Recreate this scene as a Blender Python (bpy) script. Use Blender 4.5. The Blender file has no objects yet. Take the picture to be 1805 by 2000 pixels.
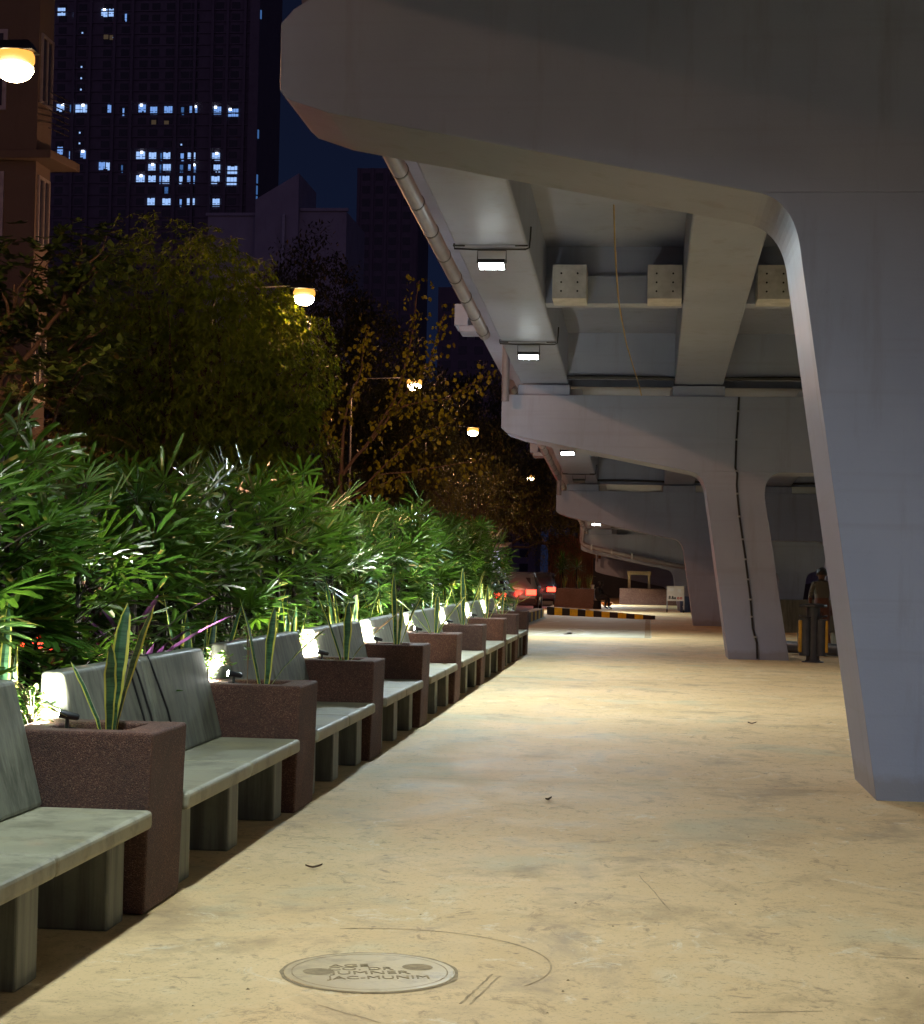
import bpy, math, random
from mathutils import Vector, Matrix, noise
random.seed(7)
PI = math.pi
sc = bpy.context.scene
col = sc.collection
R = random.uniform

# ------------------------------------------------------------------ helpers
class MB:
    """collects faces and links them as one mesh object"""
    def __init__(s):
        s.v = []; s.f = []; s.mi = []; s.uv = []; s.has_uv = False; s.smooth = []
    def face(s, pts, mi=0, uv=None, smooth=False):
        b = len(s.v); s.v += [tuple(p) for p in pts]
        s.f.append(tuple(range(b, b + len(pts)))); s.mi.append(mi); s.smooth.append(smooth)
        if uv: s.has_uv = True; s.uv += list(uv)
        else: s.uv += [(0, 0)] * len(pts)
    def idx(s, verts, faces, mi=0, smooth=False):
        b = len(s.v); s.v += [tuple(p) for p in verts]
        for f in faces:
            s.f.append(tuple(b + i for i in f)); s.mi.append(mi); s.smooth.append(smooth)
            s.uv += [(0, 0)] * len(f)
    def box(s, x0, x1, y0, y1, z0, z1, mi=0):
        V = [(x0,y0,z0),(x1,y0,z0),(x1,y1,z0),(x0,y1,z0),(x0,y0,z1),(x1,y0,z1),(x1,y1,z1),(x0,y1,z1)]
        s.idx(V, [(3,2,1,0),(4,5,6,7),(0,1,5,4),(1,2,6,5),(2,3,7,6),(3,0,4,7)], mi)
    def hexa(s, V, mi=0):
        s.idx(V, [(3,2,1,0),(4,5,6,7),(0,1,5,4),(1,2,6,5),(2,3,7,6),(3,0,4,7)], mi)
    def prism(s, poly, fn0, fn1, mi=0, smooth_side=False):
        """polygon (2-d points) swept between two placing functions"""
        n = len(poly)
        V = [fn0(p) for p in poly] + [fn1(p) for p in poly]
        s.idx(V, [tuple(range(n))], mi); s.idx(V, [tuple(range(2*n-1, n-1, -1))], mi)
        s.idx(V, [(i, i+n, (i+1) % n + n, (i+1) % n) for i in range(n)], mi, smooth_side)
    def tube(s, pts, rad, n=8, mi=0, cap=True):
        pts = [Vector(p) for p in pts]; m = len(pts)
        if not isinstance(rad, (list, tuple)): rad = [rad] * m
        t0 = (pts[1] - pts[0]).normalized()
        a = t0.orthogonal().normalized(); rings = []
        for i, p in enumerate(pts):
            t = (pts[min(i+1, m-1)] - pts[max(i-1, 0)])
            t = t.normalized() if t.length > 1e-9 else t0
            a = (a - t * a.dot(t)); a = a.normalized() if a.length > 1e-6 else t.orthogonal().normalized()
            b = t.cross(a)
            rings.append([p + (a * math.cos(2*PI*k/n) + b * math.sin(2*PI*k/n)) * rad[i] for k in range(n)])
        V = [q for r in rings for q in r]; F = []
        for i in range(m-1):
            for k in range(n):
                F.append((i*n+k, i*n+(k+1) % n, (i+1)*n+(k+1) % n, (i+1)*n+k))
        s.idx(V, F, mi, True)
        if cap:
            s.idx(rings[0], [tuple(range(n-1, -1, -1))], mi); s.idx(rings[-1], [tuple(range(n))], mi)
    def lathe(s, prof, cx, cy, n=24, mi=0, smooth=True):
        V = []; F = []
        for r, z in prof:
            for k in range(n): V.append((cx + r*math.cos(2*PI*k/n), cy + r*math.sin(2*PI*k/n), z))
        for i in range(len(prof)-1):
            for k in range(n): F.append((i*n+k, i*n+(k+1) % n, (i+1)*n+(k+1) % n, (i+1)*n+k))
        s.idx(V, F, mi, smooth)
        s.idx(V[:n], [tuple(range(n-1, -1, -1))], mi); s.idx(V[-n:], [tuple(range(n))], mi)
    def mesh(s, name, mats):
        me = bpy.data.meshes.new(name); me.from_pydata(s.v, [], s.f)
        for m in (mats if isinstance(mats, (list, tuple)) else [mats]): me.materials.append(m)
        me.polygons.foreach_set('material_index', s.mi)
        me.polygons.foreach_set('use_smooth', s.smooth)
        if s.has_uv:
            u = me.uv_layers.new(name='UVMap'); u.data.foreach_set('uv', [c for p in s.uv for c in p])
        me.update(); return me
    def build(s, name, mats, parent=None, bevel=0, seg=2):
        o = bpy.data.objects.new(name, s.mesh(name, mats)); col.objects.link(o)
        if parent: o.parent = parent
        if bevel:
            # weld duplicated corners so that the bevel rounds real edges
            w = o.modifiers.new('weld', 'WELD'); w.merge_threshold = 0.0004
            b = o.modifiers.new('bevel', 'BEVEL'); b.width = bevel; b.segments = seg; b.limit_method = 'ANGLE'; b.angle_limit = 0.6
        return o

def tag(o, label, cat, group=None):
    o['label'] = label; o['category'] = cat
    if group: o['group'] = group
    return o
def structure(o): o['kind'] = 'structure'; return o
def stuff(o): o['kind'] = 'stuff'; return o
def empty(name, loc, label, cat, group=None, rz=0):
    o = bpy.data.objects.new(name, None); o.empty_display_size = .1; col.objects.link(o)
    o.location = loc; o.rotation_euler = (0, 0, rz)
    return tag(o, label, cat, group)
def copy_tree(o, parent=None):
    c = o.copy(); col.objects.link(c)
    if parent: c.parent = parent
    for ch in list(o.children): copy_tree(ch, c)
    return c
def bez(p0, p1, p2, n):
    return [tuple((1-t)**2*a + 2*t*(1-t)*b + t*t*c for a, b, c in zip(p0, p1, p2)) for t in [i/n for i in range(n+1)]]

# ------------------------------------------------------------------ materials
class NT:
    def __init__(s, name):
        s.m = bpy.data.materials.new(name); s.m.use_nodes = True
        s.t = s.m.node_tree; s.n = s.t.nodes; s.b = s.n['Principled BSDF']; s.out = s.n['Material Output']
    def N(s, typ, **k):
        n = s.n.new(typ)
        for a, v in k.items():
            if a.startswith('i_'):
                key = a[2:]; key = int(key) if key.isdigit() else key
                n.inputs[key].default_value = v
            else: setattr(n, a, v)
        return n
    def L(s, a, b): s.t.links.new(a, b)
    def pos(s, scale=(1,1,1), obj=False, rot=(0,0,0)):
        if obj: g = s.N('ShaderNodeTexCoord').outputs['Object']
        else: g = s.N('ShaderNodeNewGeometry').outputs['Position']
        mp = s.N('ShaderNodeMapping'); mp.inputs['Scale'].default_value = scale; mp.inputs['Rotation'].default_value = rot
        s.L(g, mp.inputs[0]); return mp.outputs[0]
    def noise(s, vec, scale, detail=5, rough=.55, dist=0):
        n = s.N('ShaderNodeTexNoise'); n.inputs['Scale'].default_value = scale; n.inputs['Detail'].default_value = detail
        n.inputs['Roughness'].default_value = rough; n.inputs['Distortion'].default_value = dist
        s.L(vec, n.inputs['Vector']); return n.outputs['Fac']
    def ramp(s, fac, stops):
        r = s.N('ShaderNodeValToRGB'); e = r.color_ramp.elements
        while len(e) < len(stops): e.new(.5)
        for k, (p, c) in enumerate(stops):
            e[k].position = p; e[k].color = (c, c, c, 1) if not isinstance(c, tuple) else c + (1,)
        s.L(fac, r.inputs[0]); return r.outputs['Color']
    def mix(s, fac, a, b, mode='MIX'):
        m = s.N('ShaderNodeMix', data_type='RGBA', blend_type=mode)
        for sock, v in ((m.inputs[0], fac), (m.inputs[6], a), (m.inputs[7], b)):
            if isinstance(v, (int, float)): sock.default_value = v
            elif isinstance(v, tuple): sock.default_value = v + (1,) if len(v) == 3 else v
            else: s.L(v, sock)
        return m.outputs[2]
    def bump(s, h, dist=.01, strength=.5):
        b = s.N('ShaderNodeBump'); b.inputs['Distance'].default_value = dist; b.inputs['Strength'].default_value = strength
        s.L(h, b.inputs['Height']); s.L(b.outputs[0], s.b.inputs['Normal'])
    def base(s, c):
        if isinstance(c, tuple): s.b.inputs['Base Color'].default_value = c + (1,)
        else: s.L(c, s.b.inputs['Base Color'])
    def rough(s, r):
        if isinstance(r, (int, float)): s.b.inputs['Roughness'].default_value = r
        else: s.L(r, s.b.inputs['Roughness'])

def plain(name, c, rough=.5, metal=0, var=.25, scale=6, bump=.15):
    t = NT(name); p = t.pos()
    f = t.noise(p, scale, 6, .6)
    d = tuple(x*(1-var) for x in c); l = tuple(min(1, x*(1+var*.5)) for x in c)
    t.base(t.ramp(f, [(.3, d), (.7, l)])); t.rough(rough); t.b.inputs['Metallic'].default_value = metal
    if bump: t.bump(t.noise(p, scale*12, 3), .004, bump)
    return t.m
def emit(name, c, strength, base=(.1,.1,.1)):
    t = NT(name); t.base(base); t.b.inputs['Emission Color'].default_value = c + (1,); t.b.inputs['Emission Strength'].default_value = strength
    return t.m

def mat_floor():
    t = NT('screeded_concrete'); p = t.pos(); ps = t.pos((1.1, .8, 1))
    big = t.noise(p, .42, 4, .6); mid = t.noise(ps, 1.5, 8, .68, .7); fine = t.noise(p, 13, 8, .75); tiny = t.noise(p, 55, 4, .7)
    c = t.ramp(big, [(.3, (.54,.355,.155)), (.5, (.63,.43,.20)), (.7, (.69,.485,.245))])
    c = t.mix(t.ramp(mid, [(.30, .9), (.47, 0.)]), c, (.36,.235,.095))
    c = t.mix(t.ramp(mid, [(.56, 0.), (.70, .6)]), c, (.66,.53,.32))
    # trowel scuffs and drag marks
    for sc_, rz, th, col_ in ((3.4, .3, .585, (.27,.17,.07)), (2.2, -.5, .60, (.70,.60,.40)), (4.6, 1.2, .60, (.26,.165,.075))):
        st = t.noise(t.pos((1.25, .9, 1), rot=(0,0,rz)), sc_, 10, .82, 1.1)
        c = t.mix(t.ramp(st, [(th-.03, 0.), (th+.06, .8)]), c, col_)
    pt = t.noise(p, .75, 4, .55, .5)
    c = t.mix(t.ramp(pt, [(.56, 0.), (.70, .6)]), c, (.42,.39,.235))
    dk = t.noise(t.pos((1,1,1), rot=(0,0,.7)), 1.05, 7, .7, .3)
    c = t.mix(t.ramp(dk, [(.55, 0.), (.70, .75)]), c, (.29,.195,.09))
    c = t.mix(t.ramp(fine, [(.56, 0.), (.66, .7)]), c, (.25,.165,.075))
    c = t.mix(t.ramp(tiny, [(.57, 0.), (.66, .55)]), c, (.26,.175,.085))
    sp = t.N('ShaderNodeTexVoronoi', feature='F1'); sp.inputs['Scale'].default_value = 4.5; t.L(t.pos((1,1,1)), sp.inputs['Vector'])
    c = t.mix(t.ramp(sp.outputs['Distance'], [(.025, .8), (.075, 0.)]), c, (.15,.10,.05))
    sp = t.N('ShaderNodeTexVoronoi', feature='F1'); sp.inputs['Scale'].default_value = 17.; t.L(p, sp.inputs['Vector'])
    c = t.mix(t.ramp(sp.outputs['Distance'], [(.03, .6), (.09, 0.)]), c, (.17,.11,.05))
    t.base(c); t.rough(t.ramp(mid, [(.3, .6), (.7, .85)]))
    t.bump(t.mix(.5, t.mix(.4, fine, tiny), mid), .012, .4); return t.m
def mat_grey_concrete(name, c0, c1, streak=True):
    t = NT(name); p = t.pos()
    n1 = t.noise(p, 2.3, 6, .6, .4); n2 = t.noise(t.pos((9, 9, .55)), 1.6, 6, .65); n3 = t.noise(p, 40, 5, .6)
    c = t.ramp(n1, [(.3, c0), (.7, c1)])
    if streak: c = t.mix(t.ramp(n2, [(.38, .75), (.6, 0.)]), c, tuple(x*.42 for x in c0))
    else: c = t.mix(t.ramp(t.noise(p, 5, 6, .7), [(.50, 0.), (.64, .6)]), c, tuple(x*.62 for x in c0)); c = t.mix(t.ramp(t.noise(p, 1.1, 6, .7, .8), [(.54, 0.), (.68, .55)]), c, (c1[0]*1.1, c1[1]*.98, c1[2]*.72))
    c = t.mix(t.ramp(n3, [(.6, 0.), (.75, .35)]), c, tuple(x*.5 for x in c0))
    t.base(c); t.rough(t.ramp(n1, [(.3, .42), (.7, .62)])); t.bump(t.mix(.6, n3, n1), .006, .35); return t.m
def mat_pebble():
    t = NT('red_pebble_wash'); p = t.pos()
    v = t.N('ShaderNodeTexVoronoi'); v.inputs['Scale'].default_value = 230; t.L(p, v.inputs['Vector'])
    sep = t.N('ShaderNodeSeparateColor'); t.L(v.outputs['Color'], sep.inputs[0])
    c = t.ramp(sep.outputs[0], [(0., (.045,.014,.007)), (.5, (.105,.038,.021)), (.88, (.165,.068,.04)), (1., (.28,.16,.10))])
    c = t.mix(t.ramp(t.noise(p, 3, 5, .6), [(.4, .45), (.65, 0.)]), c, (.035,.018,.011))
    t.base(c); t.rough(.75)
    d = t.N('ShaderNodeMath', operation='MULTIPLY'); d.inputs[1].default_value = -1; t.L(v.outputs['Distance'], d.inputs[0])
    t.bump(d.outputs[0], .006, .8); return t.m
def mat_paint():
    t = NT('grey_bridge_paint'); p = t.pos()
    n1 = t.noise(p, .7, 5, .6); n2 = t.noise(t.pos((1, 1, .12)), 3.5, 6, .65); n3 = t.noise(p, 60, 3, .5)
    c = t.ramp(n1, [(.3, (.235,.268,.37)), (.7, (.29,.322,.43))])
    c = t.mix(t.ramp(n2, [(.54, 0.), (.70, .5)]), c, (.19,.195,.225))
    hb = t.noise(t.pos((.3, .3, 9)), .8, 3, .6)
    c = t.mix(t.ramp(hb, [(.56, 0.), (.68, .18)]), c, (.19,.19,.21))
    c = t.mix(t.ramp(t.noise(p, 26, 4, .7), [(.68, 0.), (.76, .5)]), c, (.15,.145,.14))
    sz = t.N('ShaderNodeSeparateXYZ'); t.L(t.pos(), sz.inputs[0])
    ad = t.N('ShaderNodeMath', operation='MULTIPLY_ADD'); ad.inputs[1].default_value = -.22; t.L(t.noise(p, 4, 5, .7), ad.inputs[0]); t.L(sz.outputs[2], ad.inputs[2])
    c = t.mix(t.ramp(ad.outputs[0], [(0., .4), (.07, 0.)]), c, (.17,.14,.10))        # splashed dirt at the foot
    t.base(c); t.rough(.5)
    tr = t.noise(t.pos((.6,.6,14)), 2.5, 4, .6)
    t.bump(t.mix(.5, t.mix(.5, n3, tr), t.noise(p, 7, 5)), .01, .35); return t.m
def mat_leaf(name, c0, c1, trans=(.1,.25,.02), rough=.4, scale=3, tfac=.3, old=True):
    t = NT(name); p = t.pos()
    oi = t.N('ShaderNodeNewGeometry').outputs['Random Per Island']
    f = t.noise(p, scale, 4, .6)
    c = t.mix(t.ramp(f, [(.3, 0.), (.7, 1.)]), c0, c1)
    c = t.mix(t.ramp(oi, [(0., 0.), (1., .6)]), c, tuple(x*1.5 for x in c1))
    if old: c = t.mix(t.ramp(oi, [(.955, 0.), (.97, 1.)]), c, (.20,.15,.035))
    t.base(c); t.rough(rough); t.b.inputs['Specular IOR Level'].default_value = .5
    tr = t.N('ShaderNodeBsdfTranslucent'); tr.inputs[0].default_value = trans + (1,)
    mx = t.N('ShaderNodeMixShader'); mx.inputs[0].default_value = tfac
    t.L(t.b.outputs[0], mx.inputs[1]); t.L(tr.outputs[0], mx.inputs[2]); t.L(mx.outputs[0], t.out.inputs[0]); return t.m
def mat_snake():
    t = NT('snake_plant_leaf')
    uv = t.N('ShaderNodeUVMap').outputs[0]
    sp = t.N('ShaderNodeSeparateXYZ'); t.L(uv, sp.inputs[0])
    m = t.N('ShaderNodeMath', operation='ABSOLUTE'); t.L(sp.outputs[0], m.inputs[0])
    band = t.noise(t.pos((3, 3, 26)), 1.6, 5, .6, 1.)
    g = t.ramp(band, [(.4, (.012,.05,.02)), (.55, (.05,.12,.05)), (.7, (.02,.07,.028))])
    c = t.mix(t.ramp(m.outputs[0], [(.66, 0.), (.74, 1.)]), g, (.55,.50,.08))
    t.base(c); t.rough(.35)
    tr = t.N('ShaderNodeBsdfTranslucent'); t.L(c, tr.inputs[0])
    mx = t.N('ShaderNodeMixShader'); mx.inputs[0].default_value = .2
    t.L(t.b.outputs[0], mx.inputs[1]); t.L(tr.outputs[0], mx.inputs[2]); t.L(mx.outputs[0], t.out.inputs[0]); return t.m
def mat_asphalt():
    t = NT('asphalt'); p = t.pos(); n = t.noise(p, 1.2, 6, .6); f = t.noise(p, 70, 3, .7)
    c = t.ramp(n, [(.3, (.04,.038,.036)), (.7, (.075,.07,.066))])
    c = t.mix(t.ramp(f, [(.55, 0.), (.75, .5)]), c, (.12,.115,.11)); t.base(c); t.rough(.7); t.bump(f, .006, .5); return t.m
def mat_soil():
    t = NT('soil'); p = t.pos(); f = t.noise(p, 22, 8, .75)
    t.base(t.ramp(f, [(.35, (.03,.018,.01)), (.65, (.13,.07,.04))])); t.rough(.95); t.bump(f, .03, .9); return t.m
def mat_gravel():
    t = NT('red_gravel'); p = t.pos(); v = t.N('ShaderNodeTexVoronoi'); v.inputs['Scale'].default_value = 90; t.L(p, v.inputs['Vector'])
    sep = t.N('ShaderNodeSeparateColor'); t.L(v.outputs['Color'], sep.inputs[0])
    t.base(t.ramp(sep.outputs[0], [(0., (.14,.05,.025)), (.6, (.33,.13,.07)), (1., (.5,.26,.16))])); t.rough(.9)
    t.bump(v.outputs['Distance'], .02, .9); return t.m
def mat_driveway():
    t = NT('driveway_concrete'); p = t.pos(); n = t.noise(t.pos((.3, 1.2, 1)), 1.4, 6, .65, .5); f = t.noise(p, 30, 5, .7)
    c = t.ramp(n, [(.3, (.36,.32,.21)), (.5, (.47,.44,.32)), (.7, (.53,.5,.38))])
    c = t.mix(t.ramp(f, [(.6, 0.), (.75, .4)]), c, (.25,.21,.13)); t.base(c); t.rough(.8); t.bump(f, .005, .3); return t.m
def mat_wall(name, c):
    t = NT(name); p = t.pos(); n = t.noise(p, .5, 6, .65); s2 = t.noise(t.pos((1,1,.15)), 2.2, 6, .7)
    k = t.ramp(n, [(.3, tuple(x*.8 for x in c)), (.7, c)])
    k = t.mix(t.ramp(s2, [(.55, 0.), (.75, .5)]), k, tuple(x*.45 for x in c)); t.base(k); t.rough(.85); t.bump(t.noise(p, 25, 4), .01, .3); return t.m
def mat_check(name):
    t = NT(name); tc = t.N('ShaderNodeTexCoord').outputs['Object']
    ch = t.N('ShaderNodeTexChecker'); ch.inputs['Scale'].default_value = 38
    ch.inputs['Color1'].default_value = (.025,.028,.025,1); ch.inputs['Color2'].default_value = (.19,.19,.13,1); t.L(tc, ch.inputs['Vector'])
    sp = t.N('ShaderNodeSeparateXYZ'); t.L(tc, sp.inputs[0])
    mr = t.N('ShaderNodeMapRange'); mr.inputs['From Max'].default_value = 1.7; t.L(sp.outputs[2], mr.inputs[0])
    z = mr.outputs[0]
    c = t.mix(t.ramp(z, [(.615, 0.), (.62, 1.)]), (.11,.045,.028), ch.outputs[0])      # trousers to shirt
    c = t.mix(t.ramp(z, [(.83, 0.), (.835, 1.)]), c, (.16,.085,.05))                   # neck and head skin
    c = t.mix(t.ramp(z, [(.04, 1.), (.045, 0.)]), c, (.02,.02,.02))
    t.base(c); t.rough(.8); t.bump(t.noise(tc, 30, 4), .01, .4); return t.m

M = dict(
    floor=mat_floor(), bench=mat_grey_concrete('grey_polished_concrete', (.11,.112,.078), (.215,.215,.155)),
    seat=mat_grey_concrete('grey_seat_concrete', (.20,.182,.115), (.335,.31,.205), False),
    pebble=mat_pebble(), paint=mat_paint(), soil=mat_soil(), gravel=mat_gravel(), asphalt=mat_asphalt(), drive=mat_driveway(),
    black=plain('black_rubber', (.012,.012,.013), .5), steel=plain('dark_grey_steel', (.07,.072,.078), .38, .7), galv=plain('galvanised_steel', (.33,.34,.35), .4, .8),
    pipe=plain('painted_pipe', (.21,.20,.23), .45, 0, .2, 3), flange=plain('white_bolt_plate', (.52,.52,.52), .5),
    palm=mat_leaf('palm_leaf', (.012,.038,.004), (.031,.078,.008), (.10,.20,.014), .3, 2, .25),
    palm_stem=plain('palm_stem_fibre', (.028,.02,.012), .9, 0, .5, 20, .6),
    snake=mat_snake(), herb=mat_leaf('herb_leaf', (.08,.2,.03), (.16,.32,.06), (.3,.5,.08), .4, 6, .35),
    purple=mat_leaf('purple_leaf', (.05,.014,.05), (.10,.03,.09), (.14,.05,.12), .4, 6, .3),
    mango=mat_leaf('mango_leaf', (.085,.15,.010), (.16,.245,.018), (.2,.3,.01), .62, 1.2, .3),
    broad=mat_leaf('broad_leaf', (.03,.06,.012), (.06,.11,.02), (.1,.16,.02), .4, 1.2, .25),
    heart=mat_leaf('heart_leaf', (.075,.085,.008), (.14,.15,.012), (.24,.24,.012), .4, 1.5, .35),
    fine=mat_leaf('small_leaf', (.05,.052,.008), (.10,.092,.013), (.15,.14,.012), .5, .5, .3),
    feather=mat_leaf('feathery_leaf', (.06,.045,.025), (.10,.075,.04), (.12,.09,.03), .6, 1.5, .25),
    darkleaf=mat_leaf('dark_leaf', (.02,.024,.01), (.04,.045,.016), (.05,.06,.01), .5, .5, .2),
    bark=plain('bark', (.10,.07,.045), .9, 0, .5, 14, .8), bark2=plain('pale_bark', (.26,.17,.10), .8, 0, .3, 14, .5),
    yellow=plain('yellow_kerb_paint', (.85,.60,.03), .55, 0, .22, 7), kblack=plain('black_kerb_paint', (.016,.016,.018), .55, 0, .3, 7),
    white=plain('worn_white_paint', (.62,.60,.50), .7, 0, .3, 9), kerbtop=plain('kerb_concrete', (.36,.36,.29), .8, 0, .3, 8),
    cover=mat_grey_concrete('manhole_concrete', (.41,.295,.14), (.51,.375,.185), False), engr=plain('dirt_in_lettering', (.30,.215,.11), .95, 0, .3, 30),
    led=emit('led_white', (.90,1.,.98), 60), led2=emit('spot_white', (1.,1.,.95), 80), sodium=emit('sodium_lamp', (1.,.80,.45), 60), bowl=emit('sodium_glare_bowl', (1.,.42,.07), 1.5),
    lensoff=plain('unlit_lens', (.12,.13,.14), .2),
    tail=emit('tail_light_red', (1.,.04,.02), 9, (.3,.01,.01)), head=emit('number_light', (1.,.9,.75), 2),
    win0=emit('window_blue_bright', (.34,.55,1.), 1.05), win1=emit('window_blue', (.22,.44,1.), .8), win2=emit('window_blue_dim', (.12,.34,.9), .33), wlamp=emit('room_tube_light', (.75,.85,1.), 5),
    wwarm=emit('window_warm_dim', (1.,.7,.35), .05),
    tower=mat_wall('tower_render', (.19,.16,.19)), towerwin=plain('dark_window_glass', (.02,.022,.03), .15, 0, .2, 3, 0),
    obld=mat_wall('pale_plaster', (.13,.10,.08)), gbld=mat_wall('grey_plaster', (.40,.40,.48)), glass=plain('window_glass', (.03,.03,.035), .08, 0, .2, 2, 0),
    frame=plain('window_frame_aluminium', (.4,.37,.33), .4, .5), orange=plain('orange_plastic', (.75,.26,.02), .4), blue=plain('blue_plastic', (.06,.10,.22), .45),
    wood=plain('pale_wood', (.42,.36,.22), .7, 0, .35, 16), signw=plain('white_board', (.55,.52,.48), .5, 0, .12, 5), red=plain('red_paint', (.45,.03,.02), .5),
    rust=mat_wall('rusty_sheet', (.26,.12,.05)), yellowp=plain('amber_panel', (.50,.27,.015), .45, 0, .3, 5), gpipe=plain('blue_grey_pvc', (.12,.15,.19), .4, 0, .2, 4),
    hair=plain('black_hair', (.012,.01,.009), .5, 0, .4, 40, .6), person=mat_check('checked_shirt_and_brown_trousers'), dark_cloth=plain('dark_clothing', (.014,.014,.018), .9, 0, .3, 9), skin=plain('skin', (.17,.09,.055), .55, 0, .1, 9),
    carw=plain('silver_car_paint', (.35,.36,.38), .25, .6, .05, 2, 0), carr=plain('dark_car_paint', (.05,.05,.06), .25, .4, .05, 2, 0), carb=plain('white_car_paint', (.6,.6,.6), .25, 0, .05, 2, 0),
    tyre=plain('tyre', (.015,.015,.015), .8), shop=emit('lit_shop_panel', (.78,.74,1.), 1.3), rope=plain('coir_rope', (.42,.30,.14), .9), twig=plain('dry_leaf', (.07,.04,.02), .8),
)

# ------------------------------------------------------------------ camera
F_, yaw, pitch, roll = 3480., math.radians(6.0), math.atan(109.6/3480.), math.radians(1.11)
cp, sp_, cy_, sy_ = math.cos(pitch), math.sin(pitch), math.cos(yaw), math.sin(yaw)
fw = Vector((-sy_*cp, cy_*cp, sp_)); r0 = Vector((cy_, sy_, 0)); u0 = Vector((sy_*sp_, -cy_*sp_, cp))
rt = r0*math.cos(roll) + u0*math.sin(roll); up = u0*math.cos(roll) - r0*math.sin(roll)
cd = bpy.data.cameras.new('camera'); cam = bpy.data.objects.new('camera', cd); col.objects.link(cam)
cam.matrix_world = Matrix(((rt.x, up.x, -fw.x, 0), (rt.y, up.y, -fw.y, 0), (rt.z, up.z, -fw.z, 1.5), (0, 0, 0, 1)))
cd.sensor_fit = 'HORIZONTAL'; cd.sensor_width = 36; cd.lens = 36*F_/1805; cd.clip_end = 3000; cd.clip_start = .05
sc.camera = cam

# ------------------------------------------------------------------ world, lights
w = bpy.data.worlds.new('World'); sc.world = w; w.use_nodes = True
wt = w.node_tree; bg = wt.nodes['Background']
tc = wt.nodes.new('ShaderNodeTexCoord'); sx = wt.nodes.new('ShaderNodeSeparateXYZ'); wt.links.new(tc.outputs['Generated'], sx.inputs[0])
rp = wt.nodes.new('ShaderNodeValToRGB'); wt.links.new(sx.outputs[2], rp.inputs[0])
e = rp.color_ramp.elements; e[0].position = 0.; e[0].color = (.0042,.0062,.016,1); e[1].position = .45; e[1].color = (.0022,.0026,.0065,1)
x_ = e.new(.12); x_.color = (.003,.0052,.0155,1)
gl = wt.nodes.new('ShaderNodeMapRange'); gl.inputs['From Min'].default_value = .15; gl.inputs['From Max'].default_value = -.75; wt.links.new(sx.outputs[1], gl.inputs[0])  # violet glow added to the sky behind the camera to tint pier fronts
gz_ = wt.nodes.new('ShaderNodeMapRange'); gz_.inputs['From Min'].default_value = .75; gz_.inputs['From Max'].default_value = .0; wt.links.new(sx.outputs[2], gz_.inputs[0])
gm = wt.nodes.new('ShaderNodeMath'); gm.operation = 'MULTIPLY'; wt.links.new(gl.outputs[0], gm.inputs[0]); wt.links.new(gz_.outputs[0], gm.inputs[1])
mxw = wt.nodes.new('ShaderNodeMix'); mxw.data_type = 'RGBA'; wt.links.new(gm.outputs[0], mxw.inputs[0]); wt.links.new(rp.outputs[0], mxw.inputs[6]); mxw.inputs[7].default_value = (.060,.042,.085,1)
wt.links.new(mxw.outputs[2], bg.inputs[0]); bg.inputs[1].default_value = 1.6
vs = sc.view_settings; vs.view_transform = 'Standard'; vs.look = 'None'; vs.exposure = 0; vs.gamma = 1
cy = sc.cycles; cy.use_denoising = True; cy.max_bounces = 7; cy.diffuse_bounces = 5; cy.glossy_bounces = 3; cy.transmission_bounces = 4; cy.sample_clamp_indirect = 6; cy.sample_clamp_direct = 0
try: cy.use_light_tree = True
except Exception: pass

def lamp(kind, parent, loc, energy, color, **k):
    l = bpy.data.lights.new('lamp', kind); l.energy = energy; l.color = color
    rot = k.pop('rot', (0,0,0))
    for a, v in k.items(): setattr(l, a, v)
    o = bpy.data.objects.new('lamp', l); col.objects.link(o); o.parent = parent; o.location = loc; o.rotation_euler = rot
    return o

# ------------------------------------------------------------------ ground
def sheet(name, m, pts, z):
    b = MB(); b.face([(x, y, z) for x, y in pts]); return structure(b.build(name, m))
sheet('ground', M['soil'], [(-1200,-200),(1200,-200),(1200,950),(-1200,950)], -.32)
b = MB(); b.box(-2.85, 12, -22, 40.4, -.3, 0); b.box(.1, 12, 40.4, 110, -.3, 0); b.hexa([(-4.0,57.5,-.3),(.1,57.5,-.3),(.1,110,-.3),(-4.0,110,-.3),(-4.0,61.0,-.001),(.1,56.6,-.001),(.1,110,-.001),(-4.0,110,-.001)])
structure(b.build('walkway', M['floor']))
sheet('driveway', M['drive'], [(-4.4,37.6),(-2.85,40.41),(.1,40.41),(.1,57.5),(-4.4,62)], -.006)
sheet('street', M['asphalt'], [(-10.2,-40),(-4.3,-40),(-4.3,160),(-10.2,160)], -.14)
b = MB(); b.box(-30, -10.2, -40, 160, -.31, .0); structure(b.build('far_pavement', M['kerbtop']))
b = MB(); b.box(-4.28, -2.86, -6, 38.2, -.3, .12); structure(b.build('planting_bed', M['soil']))

b = MB()
def ribbon(pts, wd, z=.0012):
    for i in range(len(pts)-1):
        (x0, y0), (x1, y1) = pts[i], pts[i+1]; d = Vector((x1-x0, y1-y0, 0)).normalized(); n = Vector((-d.y, d.x, 0)); w0, w1 = wd*(.5+.5*abs(noise.noise(Vector((x0*3,y0*3,0))))), wd*(.5+.5*abs(noise.noise(Vector((x1*3,y1*3,0)))))
        p, q = Vector((x0,y0,z)), Vector((x1,y1,z)); b.face([p-n*w0, q-n*w1, q+n*w1, p+n*w0])
def wob(a, c, n, amp): return [(a[0]+(c[0]-a[0])*i/n+R(-amp,amp), a[1]+(c[1]-a[1])*i/n+R(-amp,amp)) for i in range(n+1)]
ribbon(wob((-1.9,12.66),(1.5,12.62),60,.006), .009)
ribbon(wob((-2.0,29.9),(1.3,30.6),40,.01), .012)
ribbon([(-1.0+.66*math.cos(a), 6.75+.62*math.sin(a)) for a in [-.5+.05*i for i in range(50)]], .006)
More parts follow.
